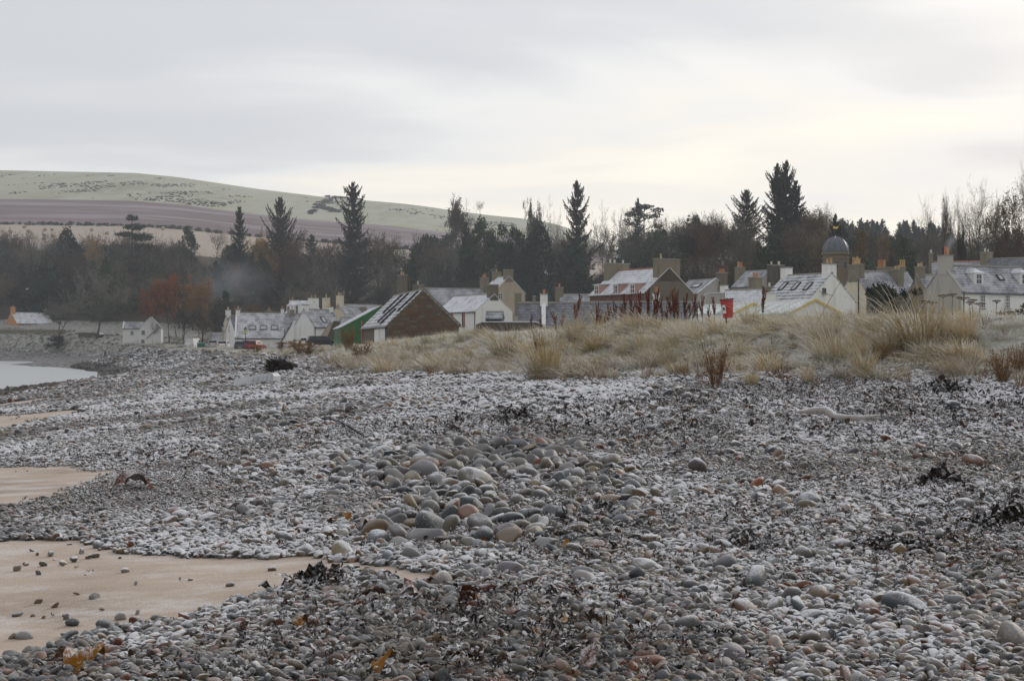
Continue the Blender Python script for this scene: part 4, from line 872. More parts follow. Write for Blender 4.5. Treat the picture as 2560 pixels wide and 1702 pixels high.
# ------------------------------------------------------------------ scatter by geometry nodes (for what nobody could count)
def scatter(name, pts, rot, scl, idx, meshes, extra=None, kind='stuff', label=None, cat=None):
    col = bpy.data.collections.new(name + '_pieces')
    for i, me in enumerate(meshes): col.objects.link(bpy.data.objects.new(f'{name}_piece_{i:02d}', me))
    n = len(pts); me = bpy.data.meshes.new(name); me.vertices.add(n); me.vertices.foreach_set('co', np.asarray(pts, np.float32).ravel())
    for k, t, v in (('rot', 'FLOAT_VECTOR', rot), ('scl', 'FLOAT_VECTOR', scl), ('idx', 'INT', idx)) + tuple((extra or {}).values()):
        a = me.attributes.new(k, t, 'POINT')
        key = {'FLOAT_VECTOR': 'vector', 'FLOAT_COLOR': 'color'}.get(t, 'value')
        a.data.foreach_set(key, np.asarray(v, np.int32 if t == 'INT' else np.float32).ravel())
    o = mobj(name, me); o['kind'] = kind; tag(o, label, cat)
    ng = bpy.data.node_groups.new(name, 'GeometryNodeTree')
    ng.interface.new_socket('Geometry', in_out='INPUT', socket_type='NodeSocketGeometry'); ng.interface.new_socket('Geometry', in_out='OUTPUT', socket_type='NodeSocketGeometry')
    N = ng.nodes.new; L = ng.links.new; gi, go = N('NodeGroupInput'), N('NodeGroupOutput'); ip = N('GeometryNodeInstanceOnPoints'); ci = N('GeometryNodeCollectionInfo')
    ci.inputs['Collection'].default_value = col; ci.inputs['Separate Children'].default_value = True; ci.inputs['Reset Children'].default_value = True
    def na(nm, t): q = N('GeometryNodeInputNamedAttribute'); q.data_type = t; q.inputs['Name'].default_value = nm; return q.outputs['Attribute']
    e2r = N('FunctionNodeEulerToRotation'); L(na('rot', 'FLOAT_VECTOR'), e2r.inputs[0])
    L(gi.outputs[0], ip.inputs['Points']); L(ci.outputs[0], ip.inputs['Instance']); ip.inputs['Pick Instance'].default_value = True
    L(na('idx', 'INT'), ip.inputs['Instance Index']); L(e2r.outputs[0], ip.inputs['Rotation']); L(na('scl', 'FLOAT_VECTOR'), ip.inputs['Scale'])
    L(ip.outputs[0], go.inputs[0]); md = o.modifiers.new('scatter', 'NODES'); md.node_group = ng
    return o
def joined(tm, cm, name):
    import bmesh
    bm = bmesh.new(); bm.from_mesh(tm); k = len(bm.faces); bm.from_mesh(cm); bm.faces.ensure_lookup_table()
    nm = len(tm.materials)
    for i, f in enumerate(bm.faces):
        if i >= k: f.material_index += nm
    me = bpy.data.meshes.new(name); bm.to_mesh(me); bm.free()
    for m in list(tm.materials) + list(cm.materials): me.materials.append(m)
    return me
def woodland():
    rng = np.random.default_rng(8); kinds = ['bare_brown', 'bare_fine', 'bare_grey', 'bare_round', 'copper', 'holly', 'pine', 'spruce']
    ms = [joined(*TREES[k], 'wood_' + k) for k in kinds]
    cx = [-400, 0, 170, 300, 500, 700, 900, 1100, 1300, 1500, 1700, 1800, 2000, 2080, 2150, 2300, 2560, 2900]; cyv = [568, 568, 578, 592, 592, 572, 556, 560, 556, 552, 536, 528, 524, 524, 556, 566, 556, 550]
    P = []; Rt = []; Sc = []; I = []
    def add(px, py, d, w, k):
        x = (px - CX) / F * d; g = float(terrain(x, d)) - .3; h = ZC + (CY - py) / F * d - g
        if h < 5 or float(toe_dist(x, d)) < 10: return
        P.append((x, d, g)); Rt.append((0, 0, rng.uniform(0, 6.28))); q = w / F * d; Sc.append((q, q, h)); I.append(k)
    for i in range(520):
        px = rng.uniform(-300, 2850); right = px > 1720 or rng.uniform() < 0
        d = rng.uniform(250, 390) if right else rng.uniform(405, 540)
        f = (d - 250) / 140 if right else (d - 405) / 135
        if px < 430 and d < 440: continue
        if d < 485 and any(abs(px - q) < w for q, w in ((598, 45), (700, 55), (882, 75), (1200, 75), (1290, 60), (1345, 55), (1442, 85), (330, 50), (170, 50))): continue
        if right and any(abs(px - q) < 60 and d < 358 for q in (1866, 1955)) and rng.uniform() < .7: continue
        if 1690 < px < 2100: top = np.interp(px, cx, cyv) + (1 - f) * rng.uniform(0, 100) + rng.uniform(-8, 20)
        else: top = np.interp(px, cx, cyv) + (1 - f) * rng.uniform(50, 170) + rng.uniform(0, 30)
        k = rng.choice(8, p=[.24, .20, .14, .14, .09, .06, .07, .06]); add(px, top, d, rng.uniform(70, 130) * (1.25 if right else 1), k)
    for i in range(70):                                   # brush at the foot of the wood
        px = rng.uniform(430, 1500); add(px, rng.uniform(745, 800), rng.uniform(330, 400), rng.uniform(60, 110), rng.choice([0, 1, 3, 4]))
    for i in range(120):                                  # wood behind the far cottages
        px = rng.uniform(-300, 470); d = rng.uniform(440, 530); add(px, np.interp(d, [440, 530], [690, 592]) + rng.uniform(-35, 25), d, rng.uniform(70, 130), rng.choice(8, p=[.22, .25, .2, .15, .08, .04, .04, .02]))
    for i in range(40):
        px = rng.uniform(1500, 2850); add(px, rng.uniform(640, 690), rng.uniform(250, 280), rng.uniform(80, 140), rng.choice([0, 1, 3, 4]))
    for i in range(70):                                   # conifers on the distant ridge
        px = rng.uniform(2075, 2380); d = rng.uniform(560, 640); add(px, np.interp(px, [2075, 2120, 2200, 2300, 2380], [556, 546, 552, 556, 560]) + rng.uniform(-10, 22), d, rng.uniform(50, 85), 7)
    scatter('woodland', P, Rt, Sc, I, ms)
woodland()
def gorse():
    """dark scrub dotted over the hill"""
    rng = np.random.default_rng(3); P = rng.uniform(-1, 1, (3500, 3)); X = []; 
    V, Fq = quads(unit(rng.normal(size=(60, 3))) * rng.uniform(.3, 1, (60, 1)) * np.array([1, 1, .6]) + np.array([0, 0, .4]), .38, rng, .2); me = np_mesh('gorse_bush', V, Fq, MATS['leaf_ivy'])
    y = rng.uniform(985, 1420, 26000); t = rng.uniform(-.5, .05, 26000); x = t * y; px = CX + F * t
    dn = fbm(x * .012, y * .003, 5) * .7 + fbm(x * .06, y * .012, 9) * .5; keep = dn > .69 + np.where(px > 700, .03, 0) + np.where(px > 1000, .08, 0); keep &= rng.uniform(size=len(x)) < .4; x, y = x[keep], y[keep]
    # hedge running up the hill
    hx = []
    for a, b, n in (((772, 538), (800, 515), 22), ((800, 522), (845, 528), 26), ((790, 514), (830, 500), 26), ((820, 498), (860, 488), 16), ((840, 488), (900, 486), 26), ((640, 522), (770, 540), 0)):
        for i in range(n):
            f = rng.uniform(); pp = (a[0] + (b[0] - a[0]) * f + rng.normal() * 3, a[1] + (b[1] - a[1]) * f + rng.normal() * 2); hx.append(ground_at(*pp, 700, 1500))
    hx = np.array(hx); x = np.concatenate([x, hx[:, 0]]); y = np.concatenate([y, hx[:, 1]]); n = len(x)
    s = np.concatenate([rng.uniform(.3, .85, n - len(hx)), rng.uniform(1.0, 2.4, len(hx))])
    scatter('gorse_scrub', np.stack([x, y, terrain(x, y)], 1), np.stack([x * 0, x * 0, rng.uniform(0, 6.28, n)], 1), np.stack([s * 1.8, s * 1.2, s * .8], 1), np.zeros(n), [me])
gorse()
def hedges():
    rng = np.random.default_rng(6); V, Fq = quads(unit(rng.normal(size=(90, 3))) * rng.uniform(.3, 1, (90, 1)) * np.array([1, 1, .8]) + np.array([0, 0, .5]), .3, rng); me = np_mesh('hedge_bush', V, Fq, MATS['twigs']); me2 = np_mesh('hedge_bush_green', V, Fq, MATS['leaf_ivy'])
    n = 420; t = rng.uniform(-.46, .02, n); y = 738 + rng.normal(size=n) * 2 + np.where(rng.uniform(size=n) < .5, 232, 0) * 0; x = t * y; s = rng.uniform(.5, 1.5, n) * (fbm(x * .03, y * .03, 2) + .4)
    scatter('field_hedge', np.stack([x, y, terrain(x, y)], 1), np.stack([x * 0, x * 0, rng.uniform(0, 6.28, n)], 1), np.stack([s * 1.6, s, s * 1.1], 1), rng.integers(0, 2, n), [me, me2])
hedges()
# bales on the stubble field
def mat_bale():
    n = NT('straw_bale'); c = n.mix(n.noise(2.5, 4), (.30, .21, .13), (.45, .34, .22)); c = n.mix(n.math('MULTIPLY', n.rng(n.nz(), .4, .8), .8), c, (.68, .68, .70)); return n.fin(c, .95, .1)
mat_bale(); first = None
for i, (px, py, lab) in enumerate(((25, 579, 'leftmost'), (61, 568, 'second from the left'), (71, 578, 'third from the left'), (113, 574, 'fourth from the left'), (130, 574, 'fifth from the left, beside another'), (110, 588, 'middle one of the short upright line'), (111, 597, 'lowest one of the short upright line'), (132, 592, 'white topped'), (229, 576, 'lone middle'), (267, 584, 'lone right of the middle'), (408, 572, 'far right'), (225, 603, 'low one above the golden tree'), (260, 603, 'low one by the cedar'))):
    x, y = ground_at(px, py + 3, 560, 800)
    m = MB(); pr = [(.0, -.62), (.6, -.62), (.72, -.55), (.75, -.4), (.75, .4), (.72, .55), (.6, .62), (.0, .62)]
    if first is None:
        o = m.lathe(pr, n=14).build('straw_bale', MATS['straw_bale']); first = o
    else: o = first.copy(); COL.objects.link(o)
    o.rotation_euler = (R(90), 0, R(20 + 23 * i)); o.location = (x, y, float(terrain(x, y)) + .75); o.scale = (1.15, 1.15, 1.15)
    tag(o, f'{lab} round straw bale on the stubble field'.replace('middle one of the short upright line round straw bale', 'round straw bale in the middle of the short upright line').replace('lowest one of the short upright line round straw bale', 'round straw bale lowest in the short upright line').replace('low one above the golden tree round straw bale', 'round straw bale low down above the golden tree').replace('low one by the cedar round straw bale', 'round straw bale low down beside the cedar').replace('fifth from the left, beside another round', 'fifth from the left round'), 'straw bale', 'straw bales on the stubble field')
# ------------------------------------------------------------------ the shingle
def mat_pebble():
    n = NT('pebble'); col = n.attr('col', 'INSTANCER'); fr = n.attr('frost', 'INSTANCER', 'Fac'); rnd = n.attr('rnd', 'INSTANCER', 'Fac')
    o = n.obj(); cb = n.N('ShaderNodeVectorMath'); cb.operation = 'ADD'; n.L(o, cb.inputs[0]); mm = n.N('ShaderNodeCombineXYZ'); n.L(n.math('MULTIPLY', rnd, 50.0), mm.inputs[0]); n.L(mm.outputs[0], cb.inputs[1]); v = cb.outputs[0]
    c = n.mix(n.math('MULTIPLY', n.rng(n.noise(2.2, 5, .7, v), .35, .75), .45), col, n.mix(.35, col, (.24, .215, .19)))
    c = n.mix(n.math('MULTIPLY', n.rng(n.noise(14, 3, .7, v), .5, .8), .4), c, n.mix(1.0, c, (.5, .5, .52), 'MULTIPLY'))
    vein = n.math('ABSOLUTE', n.math('SUBTRACT', n.noise(1.6, 2, .5, v, 1.2), .5)); c = n.mix(n.math('MULTIPLY', n.rng(vein, .018, .0), n.math('MULTIPLY', n.rng(rnd, .6, .7), .5)), c, (.42, .41, .39))
    sp = n.math('ADD', n.math('MULTIPLY', n.math('SUBTRACT', n.noise(75, 3, .7), .5), .75), n.math('MULTIPLY', n.math('SUBTRACT', n.noise(9, 3, .6), .5), .8))
    k = n.rng(n.math('ADD', n.math('ADD', n.math('MULTIPLY', n.nz(), 1.0), sp), n.math('MULTIPLY', fr, 1.2)), 1.05, 1.5)  # frost caps on upward faces; they also paint top-lit, dark-fronted shading into the colour
    dust = n.math('MULTIPLY', n.math('MULTIPLY', n.rng(n.nz(), .25, .95), n.rng(fr, -.4, .3)), n.math('ADD', .05, n.math('MULTIPLY', n.noise(5, 3, .6), .28)))
    c = n.mix(dust, c, FROST)
    c = n.mix(n.math('MULTIPLY', k, .88), c, (.80, .81, .85))
    n.bump(n.noise(9, 4, .65, v), .22, .12); return n.fin(c, n.math('ADD', .5, n.math('MULTIPLY', k, .4)), .35)
mat_pebble()
def mat_weed(name, cols, frost):
    n = NT(name); c = n.mix(n.noise(9, 3), *cols)
    k = n.rng(n.math('ADD', n.math('MULTIPLY', n.math('ABSOLUTE', n.nz()), .45), n.math('ADD', n.math('MULTIPLY', n.noise(60, 3, .7), .8), n.math('MULTIPLY', n.noise(2.2, 3), .55))), 1.0 - frost * .5, 1.32 - frost * .5)
    return n.fin(n.mix(n.math('MULTIPLY', k, .85), c, (.72, .73, .76)), .9, .12)
mat_weed('seaweed', ((.035, .024, .018), (.10, .062, .038)), .38); mat_weed('kelp_amber', ((.16, .06, .008), (.32, .15, .02)), .05); mat_weed('kelp_red', ((.07, .022, .01), (.15, .05, .018)), .15); mat_weed('seaweed_dark', ((.012, .009, .008), (.035, .024, .018)), .22)
mat_weed('straw_litter', ((.28, .2, .11), (.4, .31, .19)), .4)
def pebble_meshes():
    import bmesh
    out = []
    for k in range(12):
        rng = np.random.default_rng(k); bm = bmesh.new(); bmesh.ops.create_icosphere(bm, subdivisions=3, radius=1)
        V = np.array([v.co[:] for v in bm.verts]); Fq = np.array([[v.index for v in f.verts] for f in bm.faces]); bm.free()
        e = 2.0 + rng.uniform(-.25, .9); V = V / (np.abs(V) ** e).sum(1, keepdims=True) ** (1 / e)
        for j in range(5):                                   # worn facets and lopsidedness
            d = unit(rng.normal(size=3)); h = V @ d; cut = rng.uniform(.38, .7) if k % 2 else rng.uniform(.55, .85); V -= d * (np.maximum(h - cut, 0) * (rng.uniform(.75, .96) if k % 2 else rng.uniform(.45, .85)))[:, None]
        for j in range(5):
            d = unit(rng.normal(size=3)); V *= (1 + .09 / (1 + j * .4) * np.sin(V @ d * rng.uniform(1.2, 3) + rng.uniform(0, 6)))[:, None]
        V *= np.array([1.0, rng.uniform(.62, .9), rng.uniform(.42, .66)]); out.append(np_mesh(f'pebble_{k}', V, Fq, MATS['pebble'], True))
    return out
PEB = pebble_meshes()
PAL = [((.20, .197, .20), .21, 'grey'), ((.105, .115, .125), .14, 'dark slate'), ((.29, .28, .275), .14, 'light grey'), ((.195, .18, .155), .12, 'olive grey'), ((.235, .20, .165), .10, 'brownish grey'), ((.33, .235, .20), .07, 'pink'), ((.21, .105, .075), .05, 'red brown'), ((.33, .275, .205), .035, 'tan'), ((.44, .43, .41), .05, 'pale'), ((.24, .175, .12), .05, 'brown'), ((.145, .125, .125), .06, 'charcoal')]
PCOL = np.array([p[0] for p in PAL]); PPR = np.array([p[1] for p in PAL]); PPR /= PPR.sum(); PNAME = [p[2] for p in PAL]
def ground_poly(pts): return np.array([ground_at(*p) for p in pts])
HEAP = ground_poly([(870, 1120), (1000, 1100), (1200, 1092), (1400, 1110), (1540, 1150), (1600, 1230), (1560, 1330), (1400, 1385), (1200, 1385), (980, 1395), (850, 1330), (780, 1270), (830, 1180)])
BAND = ground_poly([(430, 985), (640, 950), (860, 955), (1000, 985), (980, 1050), (860, 1090), (720, 1130), (580, 1150), (520, 1100), (380, 1060)])
EDGE = ground_poly([(880, 1395), (1300, 1395), (1560, 1390), (1620, 1450), (1300, 1500), (1000, 1470), (860, 1440)])
UPPER = ground_poly([(1180, 985), (1500, 960), (2000, 985), (2560, 1000), (2700, 1060), (2500, 1180), (1900, 1130), (1500, 1120), (1150, 1060)])
FORE = ground_poly([(1500, 1230), (2100, 1150), (2750, 1160), (2800, 1760), (1600, 1760), (1400, 1500)])
SANDB = [(-60, 1560), (60, 1600), (170, 1600), (260, 1602), (270, 1575)]
def weed_gauss():
    G = []
    for px, py, rx, ry, a in ((1000, 1560, 1.1, .55, 1.0), (1250, 1600, .9, .5, .8), (1380, 1500, .6, .5, .6), (800, 1480, .5, .4, 1.0), (760, 1470, .4, .3, .8), (830, 1370, .5, .7, 1.0), (1560, 1330, .9, 1.1, .8), (1900, 1300, 1.1, 1.0, .7), (1980, 1380, .9, .6, .6), (2380, 1240, 1.0, 1.0, 1.2), (2520, 1330, .6, .8, 1.2), (2480, 1400, .9, .6, .6), (1500, 1410, 1.0, .5, .7), (700, 1290, 1.2, 1.0, .45), (430, 1135, 1.5, 1.5, .6), (1800, 1060, 3, 3, .7), (2200, 1050, 3, 3, .8), (1400, 1050, 3, 3, .6), (2000, 1000, 4, 3, .8), (2450, 1010, 3, 3, .9), (1050, 1080, 2, 2, .6), (2150, 1470, 1.2, .6, .4), (520, 1030, 3, 4, .35), (1600, 1600, 1.5, .8, .25), (900, 1660, 1.5, .6, .45), (1400, 1660, 1.2, .5, .5)):
        x, y = ground_at(px, py); G.append((x, y, rx, ry, a))
    return G
WG = weed_gauss()
def weed_amt(x, y):
    w = 0
    for gx, gy, rx, ry, a in WG: w = w + a * np.exp(-((x - gx) / rx) ** 2 - ((y - gy) / ry) ** 2)
    return w
ORD = 'first second third fourth fifth sixth seventh eighth ninth tenth eleventh twelfth thirteenth fourteenth fifteenth sixteenth seventeenth eighteenth nineteenth twentieth'.split(); ORD += ['twenty-' + q for q in ORD[:9]] + ['thirtieth'] + ['thirty-' + q for q in ORD[:9]] + ['fortieth'] + ['forty-' + q for q in ORD[:9]]
def shingle():
    rng = np.random.default_rng(77); P = []; Rd = []; big = []
    # ---- cobbles, thrown so that they rest beside one another
    cell = {}; cob = []
    def throw(poly, n, rmin, rmax, pw, gap=.8, layer=0.0):
        mg = .8 + .05 * poly[:, 1].mean(); lo, hi = poly.min(0) - mg, poly.max(0) + mg; c = rng.uniform(lo, hi, (n, 2)); pd = poly_dist(c[:, 0], c[:, 1], poly) / mg; q = pd + (fbm(c[:, 0] * 1.1 / mg, c[:, 1] * .8 / mg, 55) - .5) * 3.0
        keep = rng.uniform(size=n) < sstep(-1.1, .7, q); c, q = c[keep], q[keep]; edge = np.clip(.55 + q * .35, .4, 1)
        r = rmin + (rmax - rmin) * rng.uniform(size=len(c)) ** pw * edge; o = np.argsort(-r)
        for i in o:
            x, y, q = c[i, 0], c[i, 1], r[i]; kx, ky = int(x / .4), int(y / .4); ok = True
            for a in (-1, 0, 1):
                for b in (-1, 0, 1):
                    for (u, v, w) in cell.get((kx + a, ky + b), ()):
                        if (u - x) ** 2 + (v - y) ** 2 < (gap * (q + w)) ** 2: ok = False; break
            if ok: cell.setdefault((kx, ky), []).append((x, y, q)); cob.append((x, y, q, layer))
    throw(HEAP, 9000, .035, .15, 1.45, .84); throw(BAND, 20000, .04, .15, 2.2, .75); throw(EDGE, 1600, .04, .12, 1.6, .9); throw(UPPER, 5200, .04, .13, 2.6, .9); throw(FORE, 5000, .028, .085, 2.4, 1.0)
    for px, py in SANDB: x, y = ground_at(px, py); cob.append((x, y, .05 + .03 * rng.uniform(), 0))
    for px, py, q in ((1190, 1215, .17), (1530, 1165, .12), (1440, 1165, .1), (2270, 1532, .105), (2530, 1620, .11), (1890, 1470, .12), (2020, 1265, .13), (1745, 1180, .12), (2395, 1030, .17), (1590, 1455, .08), (60, 1595, .05), (165, 1593, .045), (1700, 1600, .055), (1130, 1140, .13), (960, 1180, .12), (1380, 1285, .11), (1260, 1335, .12), (1010, 1280, .12)):
        x, y = ground_at(px, py); cob = [c for c in cob if (c[0] - x) ** 2 + (c[1] - y) ** 2 > (.75 * (q + c[2])) ** 2]; cob.append((x, y, q, 0))
    cob = np.array(cob)[:, :3]
    sm = sand_mask(cob[:, 0], cob[:, 1]); keep = (sm < .5) | (np.arange(len(cob)) > len(cob) - 30) | (rng.uniform(size=len(cob)) < .03); cob = cob[keep]
    # ---- pebbles
    Y = [3.6, 9, 14, 20, 30, 45, 65, 95, 135, 180, 235]; pts = []; rad = []
    for y0, y1 in zip(Y[:-1], Y[1:]):
        ym = (y0 + y1) / 2; sp = max(.026, .00142 * ym); n = int(2 * (.42 * ym + 3) * (y1 - y0) / sp ** 2); y = rng.uniform(y0, y1, n); x = rng.uniform(-1, 1, n) * (.43 * y + 3)
        coarse = fbm(x * .45, y * .3, 31); r = sp * np.exp(rng.normal(size=n) * .38) * (.42 + .62 * sstep(.35, .7, coarse))
        r = np.where(rng.uniform(size=n) < .04, r * 1.7, r); r = np.minimum(r, sp * 1.75); pts.append(np.stack([x, y], 1)); rad.append(r)
    pts = np.concatenate(pts); rad = np.concatenate(rad); x, y = pts.T
    s = toe_dist(x, y); sm = sand_mask(x, y); keep = (s < .8 + rng.normal(size=len(x)) * .9) & (rng.uniform(size=len(x)) > np.clip(sm, 0, 1) ** .8 * (.9987 - .010 * sstep(.62, .75, fbm(x * 1.3, y * .9, 68)))) & ~((sm > .3) & (rad > .05) & (rng.uniform(size=len(x)) < .9))
    hz = terrain(x, y); keep &= hz > -.15
    # armour of larger rough rocks along the far shore
    pts, rad = pts[keep], rad[keep]
    nr = 9000; yy = rng.uniform(118, 262, nr); tx = np.interp(yy, TOE[:, 1], TOE[:, 0]); xx = tx - rng.uniform(-1, 13, nr) ** 1.0; rr = rng.uniform(.13, .38, nr) * (.7 + .5 * sstep(120, 200, yy)); k2 = (terrain(xx, yy) > .1); arm = np.stack([xx, yy], 1)[k2]; rra = rr[k2]
    X = np.concatenate([cob[:, 0], pts[:, 0], arm[:, 0]]); Yv = np.concatenate([cob[:, 1], pts[:, 1], arm[:, 1]]); Rr = np.concatenate([cob[:, 2], rad, rra]); nC, nP = len(cob), len(pts); n = len(X)
    Z = terrain(X, Yv) + Rr * np.concatenate([rng.uniform(.08, .55, nC), rng.uniform(.05, .62, n - nC)])
    tilt = np.concatenate([np.full(nC, .42), np.full(nP, .5), np.full(n - nC - nP, .6)])
    rot = np.stack([rng.normal(size=n) * tilt, rng.normal(size=n) * tilt, rng.uniform(0, 6.28, n)], 1)
    ar = np.zeros(n); ar[nC + nP:] = 1
    sc = Rr[:, None] * np.stack([rng.uniform(.9, 1.35, n), rng.uniform(.85, 1.2, n), rng.uniform(.85, 1.45, n)], 1)
    pi = rng.choice(len(PAL), n, p=PPR); heapm = np.zeros(n, bool); heapm[:nC] = in_poly(cob[:, 0], cob[:, 1], HEAP) | in_poly(cob[:, 0], cob[:, 1], BAND)
    grey = heapm & (rng.uniform(size=n) < .45); pi = np.where(grey, rng.choice([0, 0, 1, 2, 3], n), pi); pi[nC - 30:nC] = rng.choice([0, 1, 2, 3, 0, 10], 30); pi = np.where((ar > 0), rng.choice([0, 1, 1, 10, 4], n), pi)
    lum = PCOL.mean(1, keepdims=True); col = np.where(np.arange(n) < nC, .58, .45 + .1 * sstep(15, 8, Yv))[:, None] * (lum + (PCOL - lum) * 1.6)[pi] * np.exp(rng.normal(size=(n, 1)) * .2) * np.exp(rng.normal(size=(n, 3)) * .025)
    fz = .305 - .10 * sstep(50, 90, Yv) + .95 * (fbm(X * .55, Yv * .28, 41) - .5) + .35 * (fbm(X * 2.2, Yv * 1.4, 43) - .5) + .30 * sstep(18, 30, Yv) * sstep(75, 45, Yv) * sstep(-4, 2, X * 0 + (toe_dist(X, Yv) + 10)) * .8 + rng.normal(size=n) * .08
    fz = fz - .15 * heapm - .13 * sstep(12, 7, Yv); inb = in_poly(X, Yv, BAND) | in_poly(X, Yv, HEAP); fz = fz - .08 * inb; fz = np.where(toe_dist(X, Yv) < -22, fz - .16, fz); wet = terrain(X, Yv) < .75; fz = np.where(wet, -.6, fz); col = np.where(wet[:, None], col * .6, col)
    fz = np.clip(fz, -.6, .75); idx = rng.integers(0, 12, n); rnd = rng.uniform(size=n)
    # ---- the 300 that show largest become things of their own
    show = Rr[:nC] / Yv[:nC]; show = np.where(np.abs(cob[:, 0] / cob[:, 1]) < .358, show, 0); show = np.where(CY + F * (ZC - Z[:nC]) / Yv[:nC] < 1690, show, 0)
    top = np.argsort(-show)[:300]; topset = np.zeros(n, bool); topset[top] = True; seen = {}
    mx = Rr[top].max()
    HB, BB = (HEAP.min(0), HEAP.max(0)), (BAND.min(0), BAND.max(0))
    def third(x, y, b): fx, fy = (x - b[0][0]) / (b[1][0] - b[0][0]), (y - b[0][1]) / (b[1][1] - b[0][1]); return ('front', 'middle', 'back')[int(min(max(fy, 0), .99) * 3)] + ' ' + ('left', 'centre', 'right')[int(min(max(fx, 0), .99) * 3)]
    sub = lambda x, y: third(x, y, HB) if in_poly(np.array([x]), np.array([y]), HEAP)[0] else third(x, y, BB) if in_poly(np.array([x]), np.array([y]), BAND)[0] else ('far left', 'left', 'centre', 'right', 'far right')[int(min(max((x / y + .36) / .72, 0), .99) * 5)]
    zone = lambda x, y: sub(x, y) + ' ' + zone_(x, y)
    zone_ = lambda x, y: 'in the central cobble heap' if in_poly(np.array([x]), np.array([y]), HEAP)[0] else 'in the cobble band below the driftwood root' if in_poly(np.array([x]), np.array([y]), BAND)[0] else 'on the sandy strip before the heap' if in_poly(np.array([x]), np.array([y]), EDGE)[0] else 'on the frosted upper beach' if in_poly(np.array([x]), np.array([y]), UPPER)[0] else 'among the shingle in front' if y < 13 else 'on the open shingle'
    LB = {}
    for i in top:
        sv = Rr[i]; size = 'very large' if sv > .18 else 'large' if sv > .13 else 'middle sized' if sv > .095 else 'small'
        asp = sc[i, 2] / sc[i, 0]; shape = 'flat' if asp < .82 else 'rounded' if asp < 1.15 else 'upright'
        o = mobj('cobble', PEB[idx[i]]); o.location = (X[i], Yv[i], Z[i]); o.rotation_euler = tuple(rot[i]); o.scale = tuple(sc[i])
        o['col'] = [float(q) for q in col[i]]; o['frost'] = float(fz[i]); o['rnd'] = float(rnd[i])
        tag(o, None, 'cobble', 'cobbles lying on the shingle beach'); LB.setdefault(f'{size} {shape} {PNAME[pi[i]]} cobble, {zone(X[i], Yv[i])}', []).append((X[i] / Yv[i], o))
    for lb, os_ in LB.items():
        for j, (_, o) in enumerate(sorted(os_, key=lambda q: q[0])): o['label'] = lb if len(os_) == 1 else lb.replace(' cobble heap', ' heap').replace('in the cobble band below the driftwood root', 'in the band below the root') + f', {ORD[j]} from left'
    r = ~topset
    scatter('shingle', np.stack([X, Yv, Z], 1)[r], rot[r], sc[r], idx[r], PEB, {'a': ('col', 'FLOAT_COLOR', np.concatenate([col, np.ones((n, 1))], 1)[r]), 'b': ('frost', 'FLOAT', fz[r]), 'c': ('rnd', 'FLOAT', rnd[r])})
    print('pebbles', n, 'cobbles', nC)
shingle()
def strip_mesh(name, seed, mat, L=1.0, w=.12, curl=2.0, wav=.25, n=9, forks=1, lift=.25):
    """a dried, curling weed frond"""
    rng = np.random.default_rng(seed); V = []; Fq = []
    for k in range(forks):
        a = rng.uniform(0, 6.28) if forks > 1 else 0; p = np.zeros(3); dr = np.array([np.cos(a), np.sin(a), .1]); b = len(V); yaw = rng.normal() * curl / n; ph = rng.uniform(0, 6)
        for i in range(n + 1):
            f = i / n; s = np.array([-dr[1], dr[0], 0]); s = s / (np.linalg.norm(s) + 1e-6); tw = np.sin(f * 5 + ph) * .9; up = np.array([0, 0, 1.]); sd = s * np.cos(tw) + up * np.sin(tw)
            wd = w * (.35 + np.sin(np.pi * min(f * 1.05, 1)) * .8) * (1 + wav * np.sin(f * 17 + ph)); c = p + up * (lift * np.sin(np.pi * f) * rng.uniform(.5, 1.1) + .02); V.append(c - sd * wd); V.append(c + up * wd * wav * np.sin(f * 23)); V.append(c + sd * wd)
            ang = yaw + rng.normal() * curl / n; dr = np.array([dr[0] * np.cos(ang) - dr[1] * np.sin(ang), dr[0] * np.sin(ang) + dr[1] * np.cos(ang), 0]); p = p + dr * L / n
        for i in range(n):
            q = b + i * 3; Fq += [(q, q + 1, q + 4, q + 3), (q + 1, q + 2, q + 5, q + 4)]
    V = np.array(V); V -= np.array([V[:, 0].mean(), V[:, 1].mean(), 0]); return np_mesh(name, V, np.array(Fq), MATS[mat], True)
